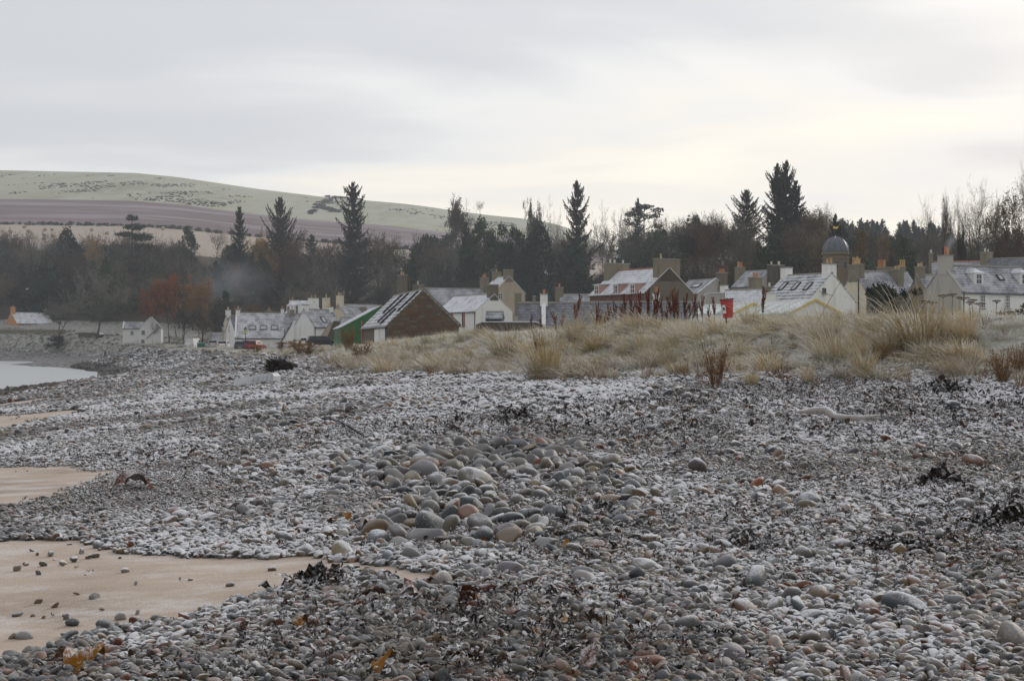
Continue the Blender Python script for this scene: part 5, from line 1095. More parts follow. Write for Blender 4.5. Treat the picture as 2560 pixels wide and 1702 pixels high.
def litter():
    rng = np.random.default_rng(5); ms = [strip_mesh(f'weed_{k}', k, 'seaweed' if k < 6 else 'seaweed_dark' if k < 9 else 'straw_litter' if k == 9 else 'kelp_red', 1, (.10, .07, .15, .05, .12, .09, .06, .1, .05, .018, .16)[k], (3, 5, 2, 7, 4, 3, 5, 6, 8, 2, 3)[k], .25, 9, (2, 2, 1, 3, 2, 1, 3, 2, 3, 1, 1)[k], (.2, .3, .15, .35, .3, .2, .4, .3, .5, .05, .2)[k]) for k in range(11)]
    P = []; Sz = []
    for y0, y1, dens in ((5, 9, 170), (9, 15, 150), (15, 24, 100), (24, 40, 42), (40, 70, 11), (70, 120, 3)):
        n = int(2 * (.42 * (y0 + y1) / 2 + 3) * (y1 - y0) * dens); y = rng.uniform(y0, y1, n); x = rng.uniform(-1, 1, n) * (.43 * y + 3)
        w = .05 + np.minimum(weed_amt(x, y), .8) * .5 + .26 * sstep(.56, .72, fbm(x * .5, y * .35, 61)); k = (rng.uniform(size=n) < w) & (toe_dist(x, y) < 1.5) & ((sand_mask(x, y) < rng.uniform(size=n) * .9 + .03) | (rng.uniform(size=n) < .5 * sstep(.6, .74, fbm(x * 1.6, y * 1.2, 67)))); P.append(np.stack([x[k], y[k]], 1)); Sz.append(rng.uniform(.03, .085, k.sum()) * (1 + 1.1 * np.clip(weed_amt(x[k], y[k]), 0, 1) * rng.uniform(.3, 1, k.sum())) * (1 + .5 * (y[k] > 15) + 1.0 * (y[k] > 40)))
    P = np.concatenate(P); s = np.concatenate(Sz); n = len(P); idx = rng.choice(11, n, p=[.15, .14, .1, .14, .12, .09, .06, .05, .06, .05, .04])
    z = terrain(P[:, 0], P[:, 1]) + .03 + rng.uniform(0, .03, n) + .05 * np.clip(weed_amt(P[:, 0], P[:, 1]), 0, 1.2) * rng.uniform(size=n)
    scatter('seaweed_litter', np.concatenate([P, z[:, None]], 1), np.stack([rng.normal(size=n) * .35, rng.normal(size=n) * .35, rng.uniform(0, 6.28, n)], 1), np.repeat(s[:, None], 3, 1), idx, ms); print('litter', n)
litter()
# single fronds and heaps one can point at
for i, (px, py, L, mat, lab) in enumerate(((175, 1690, .26, 'kelp_amber', 'amber kelp frond curling up at the bottom left corner'), (235, 1672, .2, 'kelp_amber', 'yellow brown kelp tip beside the corner frond'), (760, 1588, .17, 'kelp_amber', 'bright yellow kelp blade lying on small pebbles'), (940, 1510, .2, 'kelp_red', 'folded rust brown kelp blade in the weed bank'), (1020, 1512, .26, 'kelp_red', 'long orange brown kelp blade beside the folded one'), (1180, 1535, .26, 'kelp_red', 'frost covered kelp fold with brown edge'), (1085, 1472, .12, 'kelp_amber', 'small orange kelp scrap beside the sand gap'), (830, 1318, .14, 'kelp_amber', 'golden kelp piece left of the cobble heap'), (870, 1312, .14, 'kelp_amber', 'second golden kelp piece left of the cobble heap'), (915, 1335, .14, 'kelp_red', 'dark red kelp scrap at the heap edge'), (925, 1362, .12, 'kelp_amber', 'pale amber kelp scrap below the dark red one'), (335, 1225, .5, 'kelp_red', 'large brown kelp blade on the left shingle'), (1420, 1388, .12, 'kelp_amber', 'yellow leaf standing up by the frosted weed'), (1210, 1370, .1, 'kelp_amber', 'tiny orange scrap below the heap'), (1300, 1505, .12, 'kelp_red', 'upright brown frond right of the weed bank'), (1360, 1580, .1, 'kelp_amber', 'yellow weed bladder in the lower weed bank'), (1420, 1580, .1, 'kelp_amber', 'yellow weed bladder right of the other'), (1350, 1610, .14, 'kelp_amber', 'amber tip at the lower weed bank'), (960, 1690, .2, 'kelp_amber', 'amber kelp strip at the bottom edge'), (1450, 1680, .22, 'kelp_red', 'brown kelp blade near the bottom edge centre'))):
    x, y = ground_at(px, py); o = mobj('kelp_frond', strip_mesh('kelp_frond', 100 + i, mat, 1, .26, 2.2, .3, 10, 1, .35)); o.location = (x, y, float(terrain(x, y)) + .05); o.scale = (L, L, L * .9); o.rotation_euler = (.2, .1, i * 1.7); tag(o, lab, 'kelp', 'kelp fronds on the beach')
for i, (px, py, r, h, lab) in enumerate(((2360, 1215, .42, .2, 'dark heap of frosted seaweed on the right shingle'), (2515, 1318, .36, .2, 'tall black seaweed heap at the right edge'), (800, 1462, .3, .12, 'dark seaweed clump at the sand edge'), (1880, 1370, .35, .12, 'low seaweed clump right of the cobble heap'), (1500, 1280, .22, .1, 'small seaweed tuft on top of the cobbles'), (2250, 1375, .35, .1, 'frosted seaweed clump right of centre'), (1290, 1055, .6, .25, 'dark seaweed tangle on the upper beach'), (2360, 985, .7, .35, 'black seaweed mound below the grass bank'))):
    x, y = ground_at(px, py); rng = np.random.default_rng(200 + i); V = []; Fq = []; b = 0
    for k in range(70):
        p = rng.normal(size=3) * np.array([r * .45, r * .4, 0]); L = rng.uniform(.5, 1.0) * r * .5; a = rng.uniform(0, 6.28); c = rng.uniform(.3, 1); n = 6; w = rng.uniform(.012, .03)
        hh = h * np.exp(-(p[0] ** 2 + p[1] ** 2) / (r * .5) ** 2) * rng.uniform(.4, 1.1)
        for j in range(n + 1):
            f = j / n; aa = a + c * 4 * f; q = p + np.array([np.cos(aa) * L * f, np.sin(aa) * L * f, hh * (1 - f * .5) + .06 * np.sin(f * 6 + k) * h * 4]); s = np.array([-np.sin(aa), np.cos(aa), .6]) * w * (1.2 - f); V += [q - s, q + s]
        Fq += [(b + 2 * j, b + 2 * j + 1, b + 2 * j + 3, b + 2 * j + 2) for j in range(n)]; b += 2 * (n + 1)
    o = mobj('seaweed_heap', np_mesh('seaweed_heap', np.array(V), np.array(Fq), MATS['seaweed_dark'], True)); o.location = (x, y, float(terrain(x, y)) + .02); tag(o, lab, 'seaweed', 'seaweed heaps on the beach')
# ------------------------------------------------------------------ vegetation of the bank
def mat_grass(name, frost=.5):
    n = NT(name); col = n.attr('col', 'INSTANCER'); z = n.sep(n.obj())[2]
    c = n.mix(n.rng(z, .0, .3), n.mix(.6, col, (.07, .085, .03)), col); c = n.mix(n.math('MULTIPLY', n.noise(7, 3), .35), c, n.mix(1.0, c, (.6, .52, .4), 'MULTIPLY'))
    k = n.rng(n.math('ADD', n.math('ADD', n.math('MULTIPLY', n.math('ABSOLUTE', n.nz()), .35), n.math('MULTIPLY', n.noise(1.1, 4, .6), .9)), n.math('MULTIPLY', n.noise(40, 2), .3)), 1.05 - frost * .6, 1.4 - frost * .6)
    return n.fin(n.mix(n.math('MULTIPLY', k, .8), c, (.80, .80, .78)), .75, .2)
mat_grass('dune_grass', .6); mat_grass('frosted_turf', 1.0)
def clump_mesh(name, seed, n, spread, lean, bend, w, mat, segs=5, lo=.45, wind=-.35):
    rng = np.random.default_rng(seed); V = []; Fq = []; b = 0
    for i in range(n):
        a = rng.uniform(0, 6.28); r = spread * np.sqrt(rng.uniform()); p = np.array([np.cos(a) * r, np.sin(a) * r, -.03]); L = rng.uniform(lo, 1.0); az = a + rng.normal() * .7; ln = abs(rng.normal()) * lean + .05; out = np.array([np.cos(az) + wind, np.sin(az), 0]); bd = bend * rng.uniform(.4, 1.3); sd = unit(np.array([-np.sin(az), np.cos(az), 0]) + rng.normal(size=3) * .3)
        for j in range(segs + 1):
            f = j / segs; ang = ln + bd * f ** 1.3; ww = w * (1 - f * .85); V += [p - sd * ww, p + sd * ww]; p = p + (out * np.sin(min(ang, 2.2)) + np.array([0, 0, np.cos(min(ang, 2.2))])) * L / segs
        Fq += [(b + 2 * j, b + 2 * j + 1, b + 2 * j + 3, b + 2 * j + 2) for j in range(segs)]; b += 2 * (segs + 1)
    return np_mesh(name, np.array(V), np.array(Fq), MATS[mat])
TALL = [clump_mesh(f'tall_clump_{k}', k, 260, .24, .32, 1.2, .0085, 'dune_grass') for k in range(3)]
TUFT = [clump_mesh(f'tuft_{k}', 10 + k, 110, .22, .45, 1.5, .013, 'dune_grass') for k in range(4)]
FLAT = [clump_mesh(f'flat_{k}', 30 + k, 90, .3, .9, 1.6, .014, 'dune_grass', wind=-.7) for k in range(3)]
TURF = [clump_mesh(f'turf_{k}', 20 + k, 46, .5, .5, 1.2, .016, 'frosted_turf', 3) for k in range(3)]
STRAW = np.array([(.56, .43, .235), (.63, .50, .30), (.48, .37, .18), (.66, .58, .43), (.38, .32, .15)])
def grass():
    rng = np.random.default_rng(12)
    def spots(n, y0, y1, smin):
        y = y0 * (y1 / y0) ** rng.uniform(size=n); x = rng.uniform(-1, 1, n) * (.43 * y + 3); s = toe_dist(x, y); return x, y, s
    # short frosted turf
    x, y, s = spots(105000, 22, 150, 0); k = (s > rng.uniform(-.4, 1.2, len(x))) & (s < 60) & (rng.uniform(size=len(x)) < .25 + .75 * sstep(.35, .6, fbm(x * .7, y * .5, 73))); x, y, s = x[k], y[k], s[k]; n = len(x)
    sz = rng.uniform(.10, .26, n) * (1 + .6 * sstep(40, 110, y)); g = fbm(x * .35, y * .3, 71)[:, None]; c = np.array([(.38, .36, .22)]) * (1 - g) + np.array([(.50, .42, .28)]) * g; c = c * np.exp(rng.normal(size=(n, 1)) * .15)
    P0 = np.stack([x, y, terrain(x, y)], 1); scatter('frosted_turf', P0, np.stack([rng.normal(size=n) * .1, rng.normal(size=n) * .1, rng.uniform(0, 6.28, n)], 1), np.stack([sz * 1.5, sz * 1.5, sz], 1), rng.integers(0, 3, n), TURF, {'a': ('col', 'FLOAT_COLOR', np.concatenate([c, np.ones((n, 1))], 1))})
    # tussocks, thicker on the face of the bank and along its crest
    x, y, s = spots(52000, 22, 170, 0); d = .05 + 1.15 * sstep(.47, .62, fbm(x * .5, y * .34, 81)) + .12 * np.exp(-((s - 1.5) / 2.0) ** 2); d *= 1 - .75 * sstep(9, 22, s) * sstep(5, 12, x); d *= 1 - .85 * sstep(.315, .335, x / y)
    k = (s > .9 - 3.6 * fbm(x * .45, y * .35, 95)) & (s < 34) & (rng.uniform(size=len(x)) < d * .42); x, y, s = x[k], y[k], s[k]; n = len(x)
    sz = rng.uniform(.28, .78, n) * (.45 + 1.1 * fbm(x * .3, y * .25, 91)) * np.where(s > 6, .75, 1) * np.interp(y, [25, 60, 170], [.9, 1.1, 1.2]); idx = rng.choice(7, n, p=[.13, .13, .13, .13, .16, .16, .16]); c = STRAW[rng.integers(0, 5, n)] * np.exp(rng.normal(size=(n, 1)) * .15)
    near = np.exp(-(s / 2.2) ** 2)[:, None]; c = c * (1 - near * .6) + np.array([(.33, .24, .15)]) * near * .6
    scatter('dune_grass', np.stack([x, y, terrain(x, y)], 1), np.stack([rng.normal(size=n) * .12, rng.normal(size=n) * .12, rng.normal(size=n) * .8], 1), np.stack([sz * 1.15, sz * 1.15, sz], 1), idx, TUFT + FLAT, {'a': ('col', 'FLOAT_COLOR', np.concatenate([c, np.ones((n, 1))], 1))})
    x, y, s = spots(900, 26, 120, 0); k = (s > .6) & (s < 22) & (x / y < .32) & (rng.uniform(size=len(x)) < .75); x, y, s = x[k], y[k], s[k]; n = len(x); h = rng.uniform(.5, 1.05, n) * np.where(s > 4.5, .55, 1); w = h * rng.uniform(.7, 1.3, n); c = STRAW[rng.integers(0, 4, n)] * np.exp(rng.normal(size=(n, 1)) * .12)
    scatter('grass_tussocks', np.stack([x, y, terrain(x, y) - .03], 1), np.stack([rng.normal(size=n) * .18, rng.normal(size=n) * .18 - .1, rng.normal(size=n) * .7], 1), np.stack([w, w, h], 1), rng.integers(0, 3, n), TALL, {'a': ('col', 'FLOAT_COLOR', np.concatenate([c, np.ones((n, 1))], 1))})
    print('turf', len(P0), 'tussocks', n)
grass()
for i, (px, py, d_, hpx, wpx, lab) in enumerate(((2300, 880, 0, 150, 210, 'huge straw coloured grass clump on the bank before the white cottage'), (2400, 862, 0, 105, 150, 'golden grass clump at the right of the huge one'), (2220, 885, 0, 85, 130, 'drooping grass clump at the left of the huge one'), (2050, 868, 0, 120, 110, 'upright straw clump below the yellow gable'), (2080, 905, 0, 95, 150, 'spreading frosted clump on the bank below the stalls'), (1875, 815, 0, 75, 75, 'golden tuft just right of the red bin'), (2175, 845, 0, 70, 90, 'leaning dark based clump beside the huge one'), (1710, 865, 0, 80, 110, 'green based clump swept to the left on the bank'), (1600, 835, 0, 65, 130, 'wide grass hummock under the dock stalks'), (1440, 860, 0, 90, 80, 'grass clump with long stems leaning right'), (1365, 950, 0, 130, 150, 'big frosted tussock above the shingle left of centre'), (1090, 935, 0, 60, 110, 'frosted tussock at the foot of the bank below the barn'), (1270, 895, 0, 80, 130, 'swept straw clump above the frosted tussock'), (960, 938, 0, 55, 90, 'low tussock near the driftwood root'), (1500, 800, 0, 70, 60, 'ochre clump beside the low terrace roof'), (1960, 800, 0, 60, 90, 'tuft in front of the striped stall roofs'), (1880, 965, 0, 50, 60, 'orange straw tuft low on the bank'), (2020, 960, 0, 60, 50, 'thin orange tuft at the foot of the bank'), (2520, 806, 0, 24, 80, 'straw fringe before the right end cottage'))):
    x, y = bank_at(px, py); o = mobj('grass_clump', TALL[i % 3]); hh = hpx / F * y / .72; ww = wpx / F * y / 1.0
    o.location = (x, y, float(terrain(x, y)) - .03); o.scale = (ww, ww, hh); o.rotation_euler = (0, 0, (i * .7) % .9 - .45); o['col'] = [float(q) for q in STRAW[i % 4] * (1.0 if i % 3 else .85)]; tag(o, lab, 'grass clump', 'large grass clumps on the bank')
plain('dock_seed', (.18, .058, .034), .9, var=.4, sc=30); plain('dock_stem', (.10, .04, .025), .8); plain('dead_stem', (.20, .11, .05), .85, var=.4, sc=20); plain('hog_stem', (.22, .16, .09), .8); plain('hog_head', (.085, .06, .05), .9, frost=.5)
def dock_meshes(seed):
    rng = np.random.default_rng(seed); st = MB(); q = []
    st.tube([(0, 0, -.05), (.01, 0, .5), (.0, .01, 1.0)], [.010, .008, .003], 5)
    def spike(p, d, L):
        k = int(L * 170)
        for i in range(k):
            f = i / k; c = p + d * L * f; r = .026 * (1 - f * .75) * rng.uniform(.4, 1.2); a = rng.uniform(0, 6.28); q.append(c + np.array([np.cos(a) * r, np.sin(a) * r, rng.normal() * .01]))
    spike(np.array([0, 0, .42]), np.array([0, 0, 1.]), .58)
    for i in range(4):
        a = rng.uniform(0, 6.28); z = .35 + .1 * i; d = unit(np.array([np.cos(a) * .3, np.sin(a) * .3, 1])); st.tube([(0, 0, z), tuple(np.array([0, 0, z]) + d * .3)], [.006, .003], 4); spike(np.array([0, 0, z]) + d * .05, d, rng.uniform(.2, .36))
    V, Fq = quads(np.array(q), .028, rng); me = bpy.data.meshes.new('dock_stem'); me.from_pydata(st.v, [], st.f); me.materials.append(MATS['dock_stem']); return me, np_mesh('dock_seed_head', V, Fq, MATS['dock_seed'])
DOCK = [dock_meshes(k) for k in range(4)]
docks = [(1395, 850, 75), (1408, 842, 62), (1436, 845, 112), (1488, 832, 80), (1522, 815, 58), (1540, 812, 55), (1566, 812, 82), (1580, 808, 74), (1606, 812, 88), (1615, 808, 92), (1630, 806, 72), (1645, 808, 62), (1660, 815, 75), (1676, 812, 82), (1688, 822, 104), (1694, 810, 92), (1708, 808, 78), (1722, 815, 60), (1738, 805, 74), (1757, 808, 72), (1786, 812, 74), (1908, 790, 80), (1330, 835, 52), (1352, 830, 46), (1550, 805, 42), (1668, 805, 48), (1497, 818, 48), (1511, 822, 36), (1533, 815, 66), (1556, 812, 50), (1573, 806, 44), (1591, 812, 64), (1622, 812, 50), (1637, 806, 88), (1654, 806, 40), (1683, 812, 66), (1699, 806, 58), (1715, 808, 40), (1730, 812, 52), (1748, 808, 44), (1770, 808, 50)]
for i, (px, py, h) in enumerate(docks):
    x, y = bank_at(px, py); r = empty('dock_stalk', (x, y, float(terrain(x, y)) - .05), i * 1.3); hh = (ZC + (CY - (py - h)) / F * y - float(terrain(x, y))) / 1.2
    tone = ('tall' if h > 80 else 'short' if h < 60 else 'middling'); place = 'left of the tilted white flue' if px < 1360 else 'by the low cottage chimney' if px < 1450 else 'before the three dormers' if px < 1600 else 'below the mossy right chimney' if px < 1700 else 'left of the red bin' if px < 1800 else 'right of the red bin'
    tag(r, f'{tone} dark red dock stalk {place}, {ORD[sorted(q[0] for q in docks).index(px)]} stalk from left', 'dock stalk', 'dead dock stalks on the bank')
    for nm, me in (('stem', DOCK[i % 4][0]), ('seed_head', DOCK[i % 4][1])): o = mobj(nm, me, r); o.scale = (hh * 1.15, hh * 1.15, hh * 1.2)
    r.rotation_euler = (((i * 37) % 11 - 5) * .02, ((i * 53) % 13 - 6) * .025, i * 1.3)
# hogweed umbels
for i, (px, py, top) in enumerate(((2312, 815, 757), (2330, 812, 760), (2358, 800, 742), (2382, 805, 740), (2398, 800, 745), (2408, 806, 748), (2424, 808, 760), (2430, 812, 754), (2450, 800, 762), (2492, 802, 756))):
    x, y = ground_at(px, py); y = min(y, 60); x = (px - CX) / F * y; g = float(terrain(x, y)); h = ZC + (CY - top) / F * y - g; r = empty('hogweed', (x, y, g), i, ('leftmost', 'second', 'third', 'fourth', 'fifth', 'sixth', 'seventh', 'eighth', 'ninth', 'rightmost')[i] + ' dead umbel above the huge grass clump', 'dead plant', 'dead hogweed umbels on the bank')
    MB().tube([(0, 0, -.1), (.02, 0, h * .5), (0, 0, h)], .009, 5).build('stem', MATS['hog_stem'], r); m = MB()
    for k in range(14):
        a = k * 2.4; rr = .10 * math.sqrt((k + .5) / 14) * (1 + .3 * (i % 3)); p = (rr * math.cos(a), rr * math.sin(a), h + .05 - rr * .2); m.tube([(0, 0, h - .03), p], .003, 4); m.lathe([(.01, 0), (.032, .008), (.028, .022), (.006, .026)], p, 6)
    m.build('seed_head', MATS['hog_head'], r)
def weed_mesh(seed, n=90, spread=.28):
    rng = np.random.default_rng(seed); P0, P1, Q = [], [], []
    for i in range(n):
        a = rng.uniform(0, 6.28); p = np.array([np.cos(a), np.sin(a), 0]) * rng.uniform(0, .12); d = unit(np.array([np.cos(a) * spread, np.sin(a) * spread, 1]) + rng.normal(size=3) * .1); L = rng.uniform(.45, 1.0)
        for j in range(4): q = p + d * L / 4; P0.append(p); P1.append(q); p = q; d = unit(d + rng.normal(size=3) * .12); Q += [p + rng.normal(size=3) * .025 for _ in range(3 if j > 0 else 0)]
    V, Fq = ribbons(np.array(P0), np.array(P1), .006, .004, rng); V2, F2 = quads(np.array(Q), .024, rng); return np_mesh('stems', V, Fq, MATS['dead_stem']), np_mesh('seeds', V2, F2, MATS['dead_stem'])
for i, (px, py, h, w, lab) in enumerate(((1790, 972, 125, 90, 'tall brown dead weed standing at the foot of the bank'), (2505, 960, 95, 90, 'brown dead weed at the right edge of the upper beach'), (2545, 940, 90, 70, 'thin rusty weed beside the right edge'), (2200, 905, 55, 60, 'small brown weed below the huge grass clump'), (1345, 885, 65, 40, 'slender brown weed on the bank left of centre'), (905, 905, 60, 90, 'brown weed patch by the bank above the driftwood root'), (760, 893, 45, 100, 'brown weed bush at the bank end below the parked cars'), (870, 880, 75, 60, 'dark brown weed before the green shed'))):
    x, y = bank_at(px, py); r = empty('dead_weed', (x, y, float(terrain(x, y)) - .03), i, lab, 'dead plant', 'brown dead weeds along the bank'); a, b = weed_mesh(50 + i)
    for nm, me in (('stem', a), ('seed_head', b)): o = mobj(nm, me, r); o.scale = (w / F * y, w / F * y, h / F * y)
# long leaning grass stems
for i, (x0, y0, x1, y1, lab) in enumerate(((1425, 860, 1545, 720, 'long pale grass stem leaning far right across the roofs'), (1430, 862, 1490, 757, 'shorter leaning stem below the longest one'), (1418, 850, 1492, 768, 'leaning stem with ragged head'), (1180, 880, 1106, 800, 'bent pale stem crossing the barn gable'), (1100, 870, 1104, 775, 'thin upright stem before the barn gable'), (2030, 830, 2142, 640, 'long thin stem crossing the white gable'), (1640, 840, 1690, 700, 'slanting stem beside the mossy chimney'), (1585, 800, 1600, 735, 'short slanting stem below the dormers'))):
    gx, gy = bank_at(x0, y0); a = Vector((gx, gy, float(terrain(gx, gy)))); b = at(x1, y1, gy); m = (a + b) / 2 + Vector((0, 0, .06)); r = empty('dry_reed', a, 0, lab, 'grass stem', 'long dry grass stems'); MB().tube([(0, 0, 0), m - a, b - a], [.009, .007, .003], 4).build('stem', MATS['hog_stem'], r)
    hd = MB(); 
    for k in range(10): p = (m - a) + ((b - a) - (m - a)) * (.6 + .04 * k); hd.tube([p, p + Vector((.02, 0, .05))], [.012, .002], 4)
    hd.build('seed_head', MATS['hog_stem'], r)
# shrub in the garden left of the grey gable, brush by the cars
def shrub(px, py, d, wpx, top, mat, lab, seed, n=2600):
    x = (px - CX) / F * d; g = float(terrain(x, d)); h = ZC + (CY - top) / F * d - g; w = wpx / F * d; r = empty('shrub', (x, d, g), 0, lab, 'shrub'); rng = np.random.default_rng(seed); lob = [(rng.normal() * .22, rng.normal() * .2, rng.uniform(.3, .9), rng.uniform(.1, .22), rng.uniform(.08, .16)) for _ in range(16)]
    P = []
    for (a, b, c, e, f) in lob: P.append(unit(rng.normal(size=(n // 16, 3))) * rng.uniform(.2, 1, (n // 16, 1)) * np.array([e, e, f]) + np.array([a, b, c]))
    V, Fq = quads(np.concatenate(P), .03, rng); o = mobj('crown', np_mesh('shrub_crown', V, Fq, MATS[mat]), r); o.scale = (w, w, h)
    tv, tf = tubes([(np.array([0, 0, 0.]), np.array([l[0], l[1], l[2]]), .02, .006) for l in lob], 4); o = mobj('stem', np_mesh('shrub_stem', tv, tf, MATS['bark']), r); o.scale = (w, w, h)
shrub(2225, 780, 112, 110, 702, 'leaf_ivy', 'dark evergreen garden shrub left of the grey gable', 3); shrub(2190, 770, 114, 50, 712, 'needles_green', 'lighter green shrub leaning from the dark one', 4)
shrub(745, 860, 150, 60, 846, 'leaf_gold', 'yellowish bush before the white house by the cars', 5, 1600); shrub(705, 866, 155, 90, 853, 'dead_stem', 'brown brush on the bank beside the red car', 6, 1600); shrub(640, 872, 160, 60, 862, 'dead_stem', 'low straw brush in front of the parked cars', 7, 1200)
shrub(2530, 790, 90, 90, 758, 'twigs_brown', 'brown leafless bush before the right end cottage', 8, 1500); shrub(145, 862, 392, 70, 838, 'twigs_brown', 'brown thicket on the far bank below the orange cottage', 9)

def far_scrub():
    rng = np.random.default_rng(9); n = 2600; y = rng.uniform(255, 436, n); x = np.interp(y, TOE[:, 1], TOE[:, 0]) + rng.uniform(-40, 45, n); s = toe_dist(x, y); k = (s > .5) & (x < -62) & (x > -190); x, y = x[k], y[k]; n = len(x)
    c = np.array([(.24, .21, .14)]) * np.exp(rng.normal(size=(n, 1)) * .4); sz = rng.uniform(.5, 1.5, n)
    scatter('far_bank_grass', np.stack([x, y, terrain(x, y)], 1), np.stack([x * 0, x * 0, rng.uniform(0, 6.28, n)], 1), np.stack([sz * 1.4, sz * 1.4, sz * .8], 1), rng.integers(0, 3, n), TUFT[:3], {'a': ('col', 'FLOAT_COLOR', np.concatenate([c, np.ones((n, 1))], 1))})
far_scrub()

def herbs():
    """brown dead herbs and stalks scattered over the face of the bank"""
    rng = np.random.default_rng(14); ms = [joined(*weed_mesh(80 + k, 26, .35), 'herb') for k in range(3)]; y = 24 * (160 / 24) ** rng.uniform(size=9000); x = rng.uniform(-.43, .43, 9000) * y; s = toe_dist(x, y)
    k = (s > -2.2) & (s < 9) & (rng.uniform(size=len(x)) < (.08 + .5 * sstep(.5, .7, fbm(x * .4, y * .3, 33))) * np.exp(-((s - 1) / 3.2) ** 2)); x, y = x[k], y[k]; n = len(x); h = rng.uniform(.18, .5, n)
    scatter('dead_herbs', np.stack([x, y, terrain(x, y)], 1), np.stack([rng.normal(size=n) * .2, rng.normal(size=n) * .2, rng.uniform(0, 6.28, n)], 1), np.stack([h, h, h], 1), rng.integers(0, 3, n), ms); print('herbs', n)
herbs()
# ------------------------------------------------------------------ objects on the bank, the beach and the road
plain('bin_red', (.42, .018, .015), .4, .5, .08); plain('lid_black', (.018, .018, .02), .5, frost=.7); plain('label_white', (.8, .8, .78), .5, var=.03); plain('print_black', (.02, .02, .02), .6)
def bin_():
    d = 47.0; u = d / F; x = (1822 - CX) * u; g = float(terrain(x, d)); zb = ZC + (CY - 795) * u - g; H = 49 * u
    r = empty('waste_bin', (x, d, g), R(24), 'red dog waste bin with black lid on a post in the grass', 'waste bin')
    def ring(w, dp, z): return [(-w, -dp, z), (w, -dp, z), (w, dp, z), (-w, dp, z)]
    b = MB(); b.prism(ring(.125, .10, zb), ring(.165, .135, zb + H * .84)); b.build('body', MATS['bin_red'], r)
    MB().prism(ring(.163, .133, zb + H * .843), ring(.172, .142, zb + H * .93)).build('band', MATS['bin_red'], r)
    ld = MB(); ld.prism(ring(.185, .155, zb + H * .935), ring(.18, .15, zb + H * .985)); ld.prism(ring(.16, .13, zb + H * .986), ring(.09, .07, zb + H * 1.05)); ld.build('lid', MATS['lid_black'], r)
    sl = (.165 - .125) / (H * .84)
    def fx(z): return -(.125 + sl * (z - zb)) - .004          # left face
    pts = [(-.075, .16), (.075, .16), (.085, .22), (.085, .40), (.06, .44), (-.06, .44), (-.085, .40), (-.085, .22)]
    a = [(fx(zb + z), y, zb + z) for y, z in pts]; l = MB().prism(a, [(px_ - .006, y, z) for px_, y, z in a]).build('label', MATS['label_white'], r)
    dog = [(-.05, .24), (-.035, .24), (-.03, .29), (.02, .29), (.025, .24), (.04, .24), (.045, .33), (.06, .36), (.045, .385), (.02, .37), (.01, .34), (-.04, .335), (-.055, .36), (-.06, .33)]
    a = [(fx(zb + z) - .008, y, zb + z) for y, z in dog]; MB().prism(a, [(q - .003, y, z) for q, y, z in a]).build('dog_symbol', MATS['print_black'], l)
    MB().box(-.185, .185, -.184, -.178, zb + H * .70, zb + H * .82).build('dark_strip', MATS['lid_black'], r) if 0 else None
    MB().tube([(.05, .14, -.3), (.05, .14, zb + H * .7)], .03, 8).build('post', MATS['lid_black'], r)
    r.rotation_euler = (R(-2), R(-4), R(36))
bin_()
def street_lamp(px, py, top, d, lab):
    x = (px - CX) / F * d; g = float(terrain(x, d)) - .2; h = ZC + (CY - top) / F * d - g; r = empty('street_lamp', (x, d, g), 0, lab, 'street lamp', 'lamp posts by the car park')
    MB().lathe([(.11, 0), (.11, .7), (.08, .8), (.06, 1.0), (.05, h - 1.1), (.09, h - 1.05), (.09, h - .98)], n=8).build('post', MATS['black_metal'], r); MB().tube([(-.35, 0, h - 1.25), (.35, 0, h - 1.25)], .03, 5).build('ladder_bar', MATS['black_metal'], r)
    MB().lathe([(.13, h - .97), (.24, h - .45)], n=6).build('lantern', MATS['skylight_glass'], r); MB().lathe([(.28, h - .445), (.22, h - .3), (.08, h - .15), (.05, h - .05), (.02, h)], n=6).build('cap', MATS['black_metal'], r); return r
street_lamp(557.6, 872, 810, 240, 'lantern street lamp beside the cream gable')
L2 = street_lamp(613.6, 868, 816, 236, 'lantern street lamp carrying a yellow sign')
plain('sign_yellow', (.72, .62, .03), .5)
MB().prism([(-.24, -.09, 2.5), (.24, -.09, 2.5), (.24, -.09, 2.95), (0, -.09, 3.12), (-.24, -.09, 2.95)], [(-.24, -.07, 2.5), (.24, -.07, 2.5), (.24, -.07, 2.95), (0, -.07, 3.12), (-.24, -.07, 2.95)]).build('yellow_sign', MATS['sign_yellow'], L2)
MB().prism([(-.08, -.094, 2.62), (.08, -.094, 2.62), (.0, -.094, 2.9)], [(-.08, -.0905, 2.62), (.08, -.0905, 2.62), (.0, -.0905, 2.9)]).build('sign_symbol', MATS['print_black'], L2)
def car_paint(name, col): plain(name, col, .35, .5, .05, 2, frost=.75)
for nm, c in (('paint_red', (.30, .02, .02)), ('paint_blue', (.06, .09, .14)), ('paint_silver', (.45, .46, .48)), ('paint_white', (.72, .73, .74)), ('paint_dark', (.035, .03, .04)), ('paint_teal', (.02, .13, .11)), ('paint_maroon', (.05, .014, .016))): car_paint(nm, c)
plain('tyre', (.02, .02, .02), .9); plain('rim', (.4, .4, .42), .4, .5); plain('tail_red', (.4, .01, .01), .3, .5)
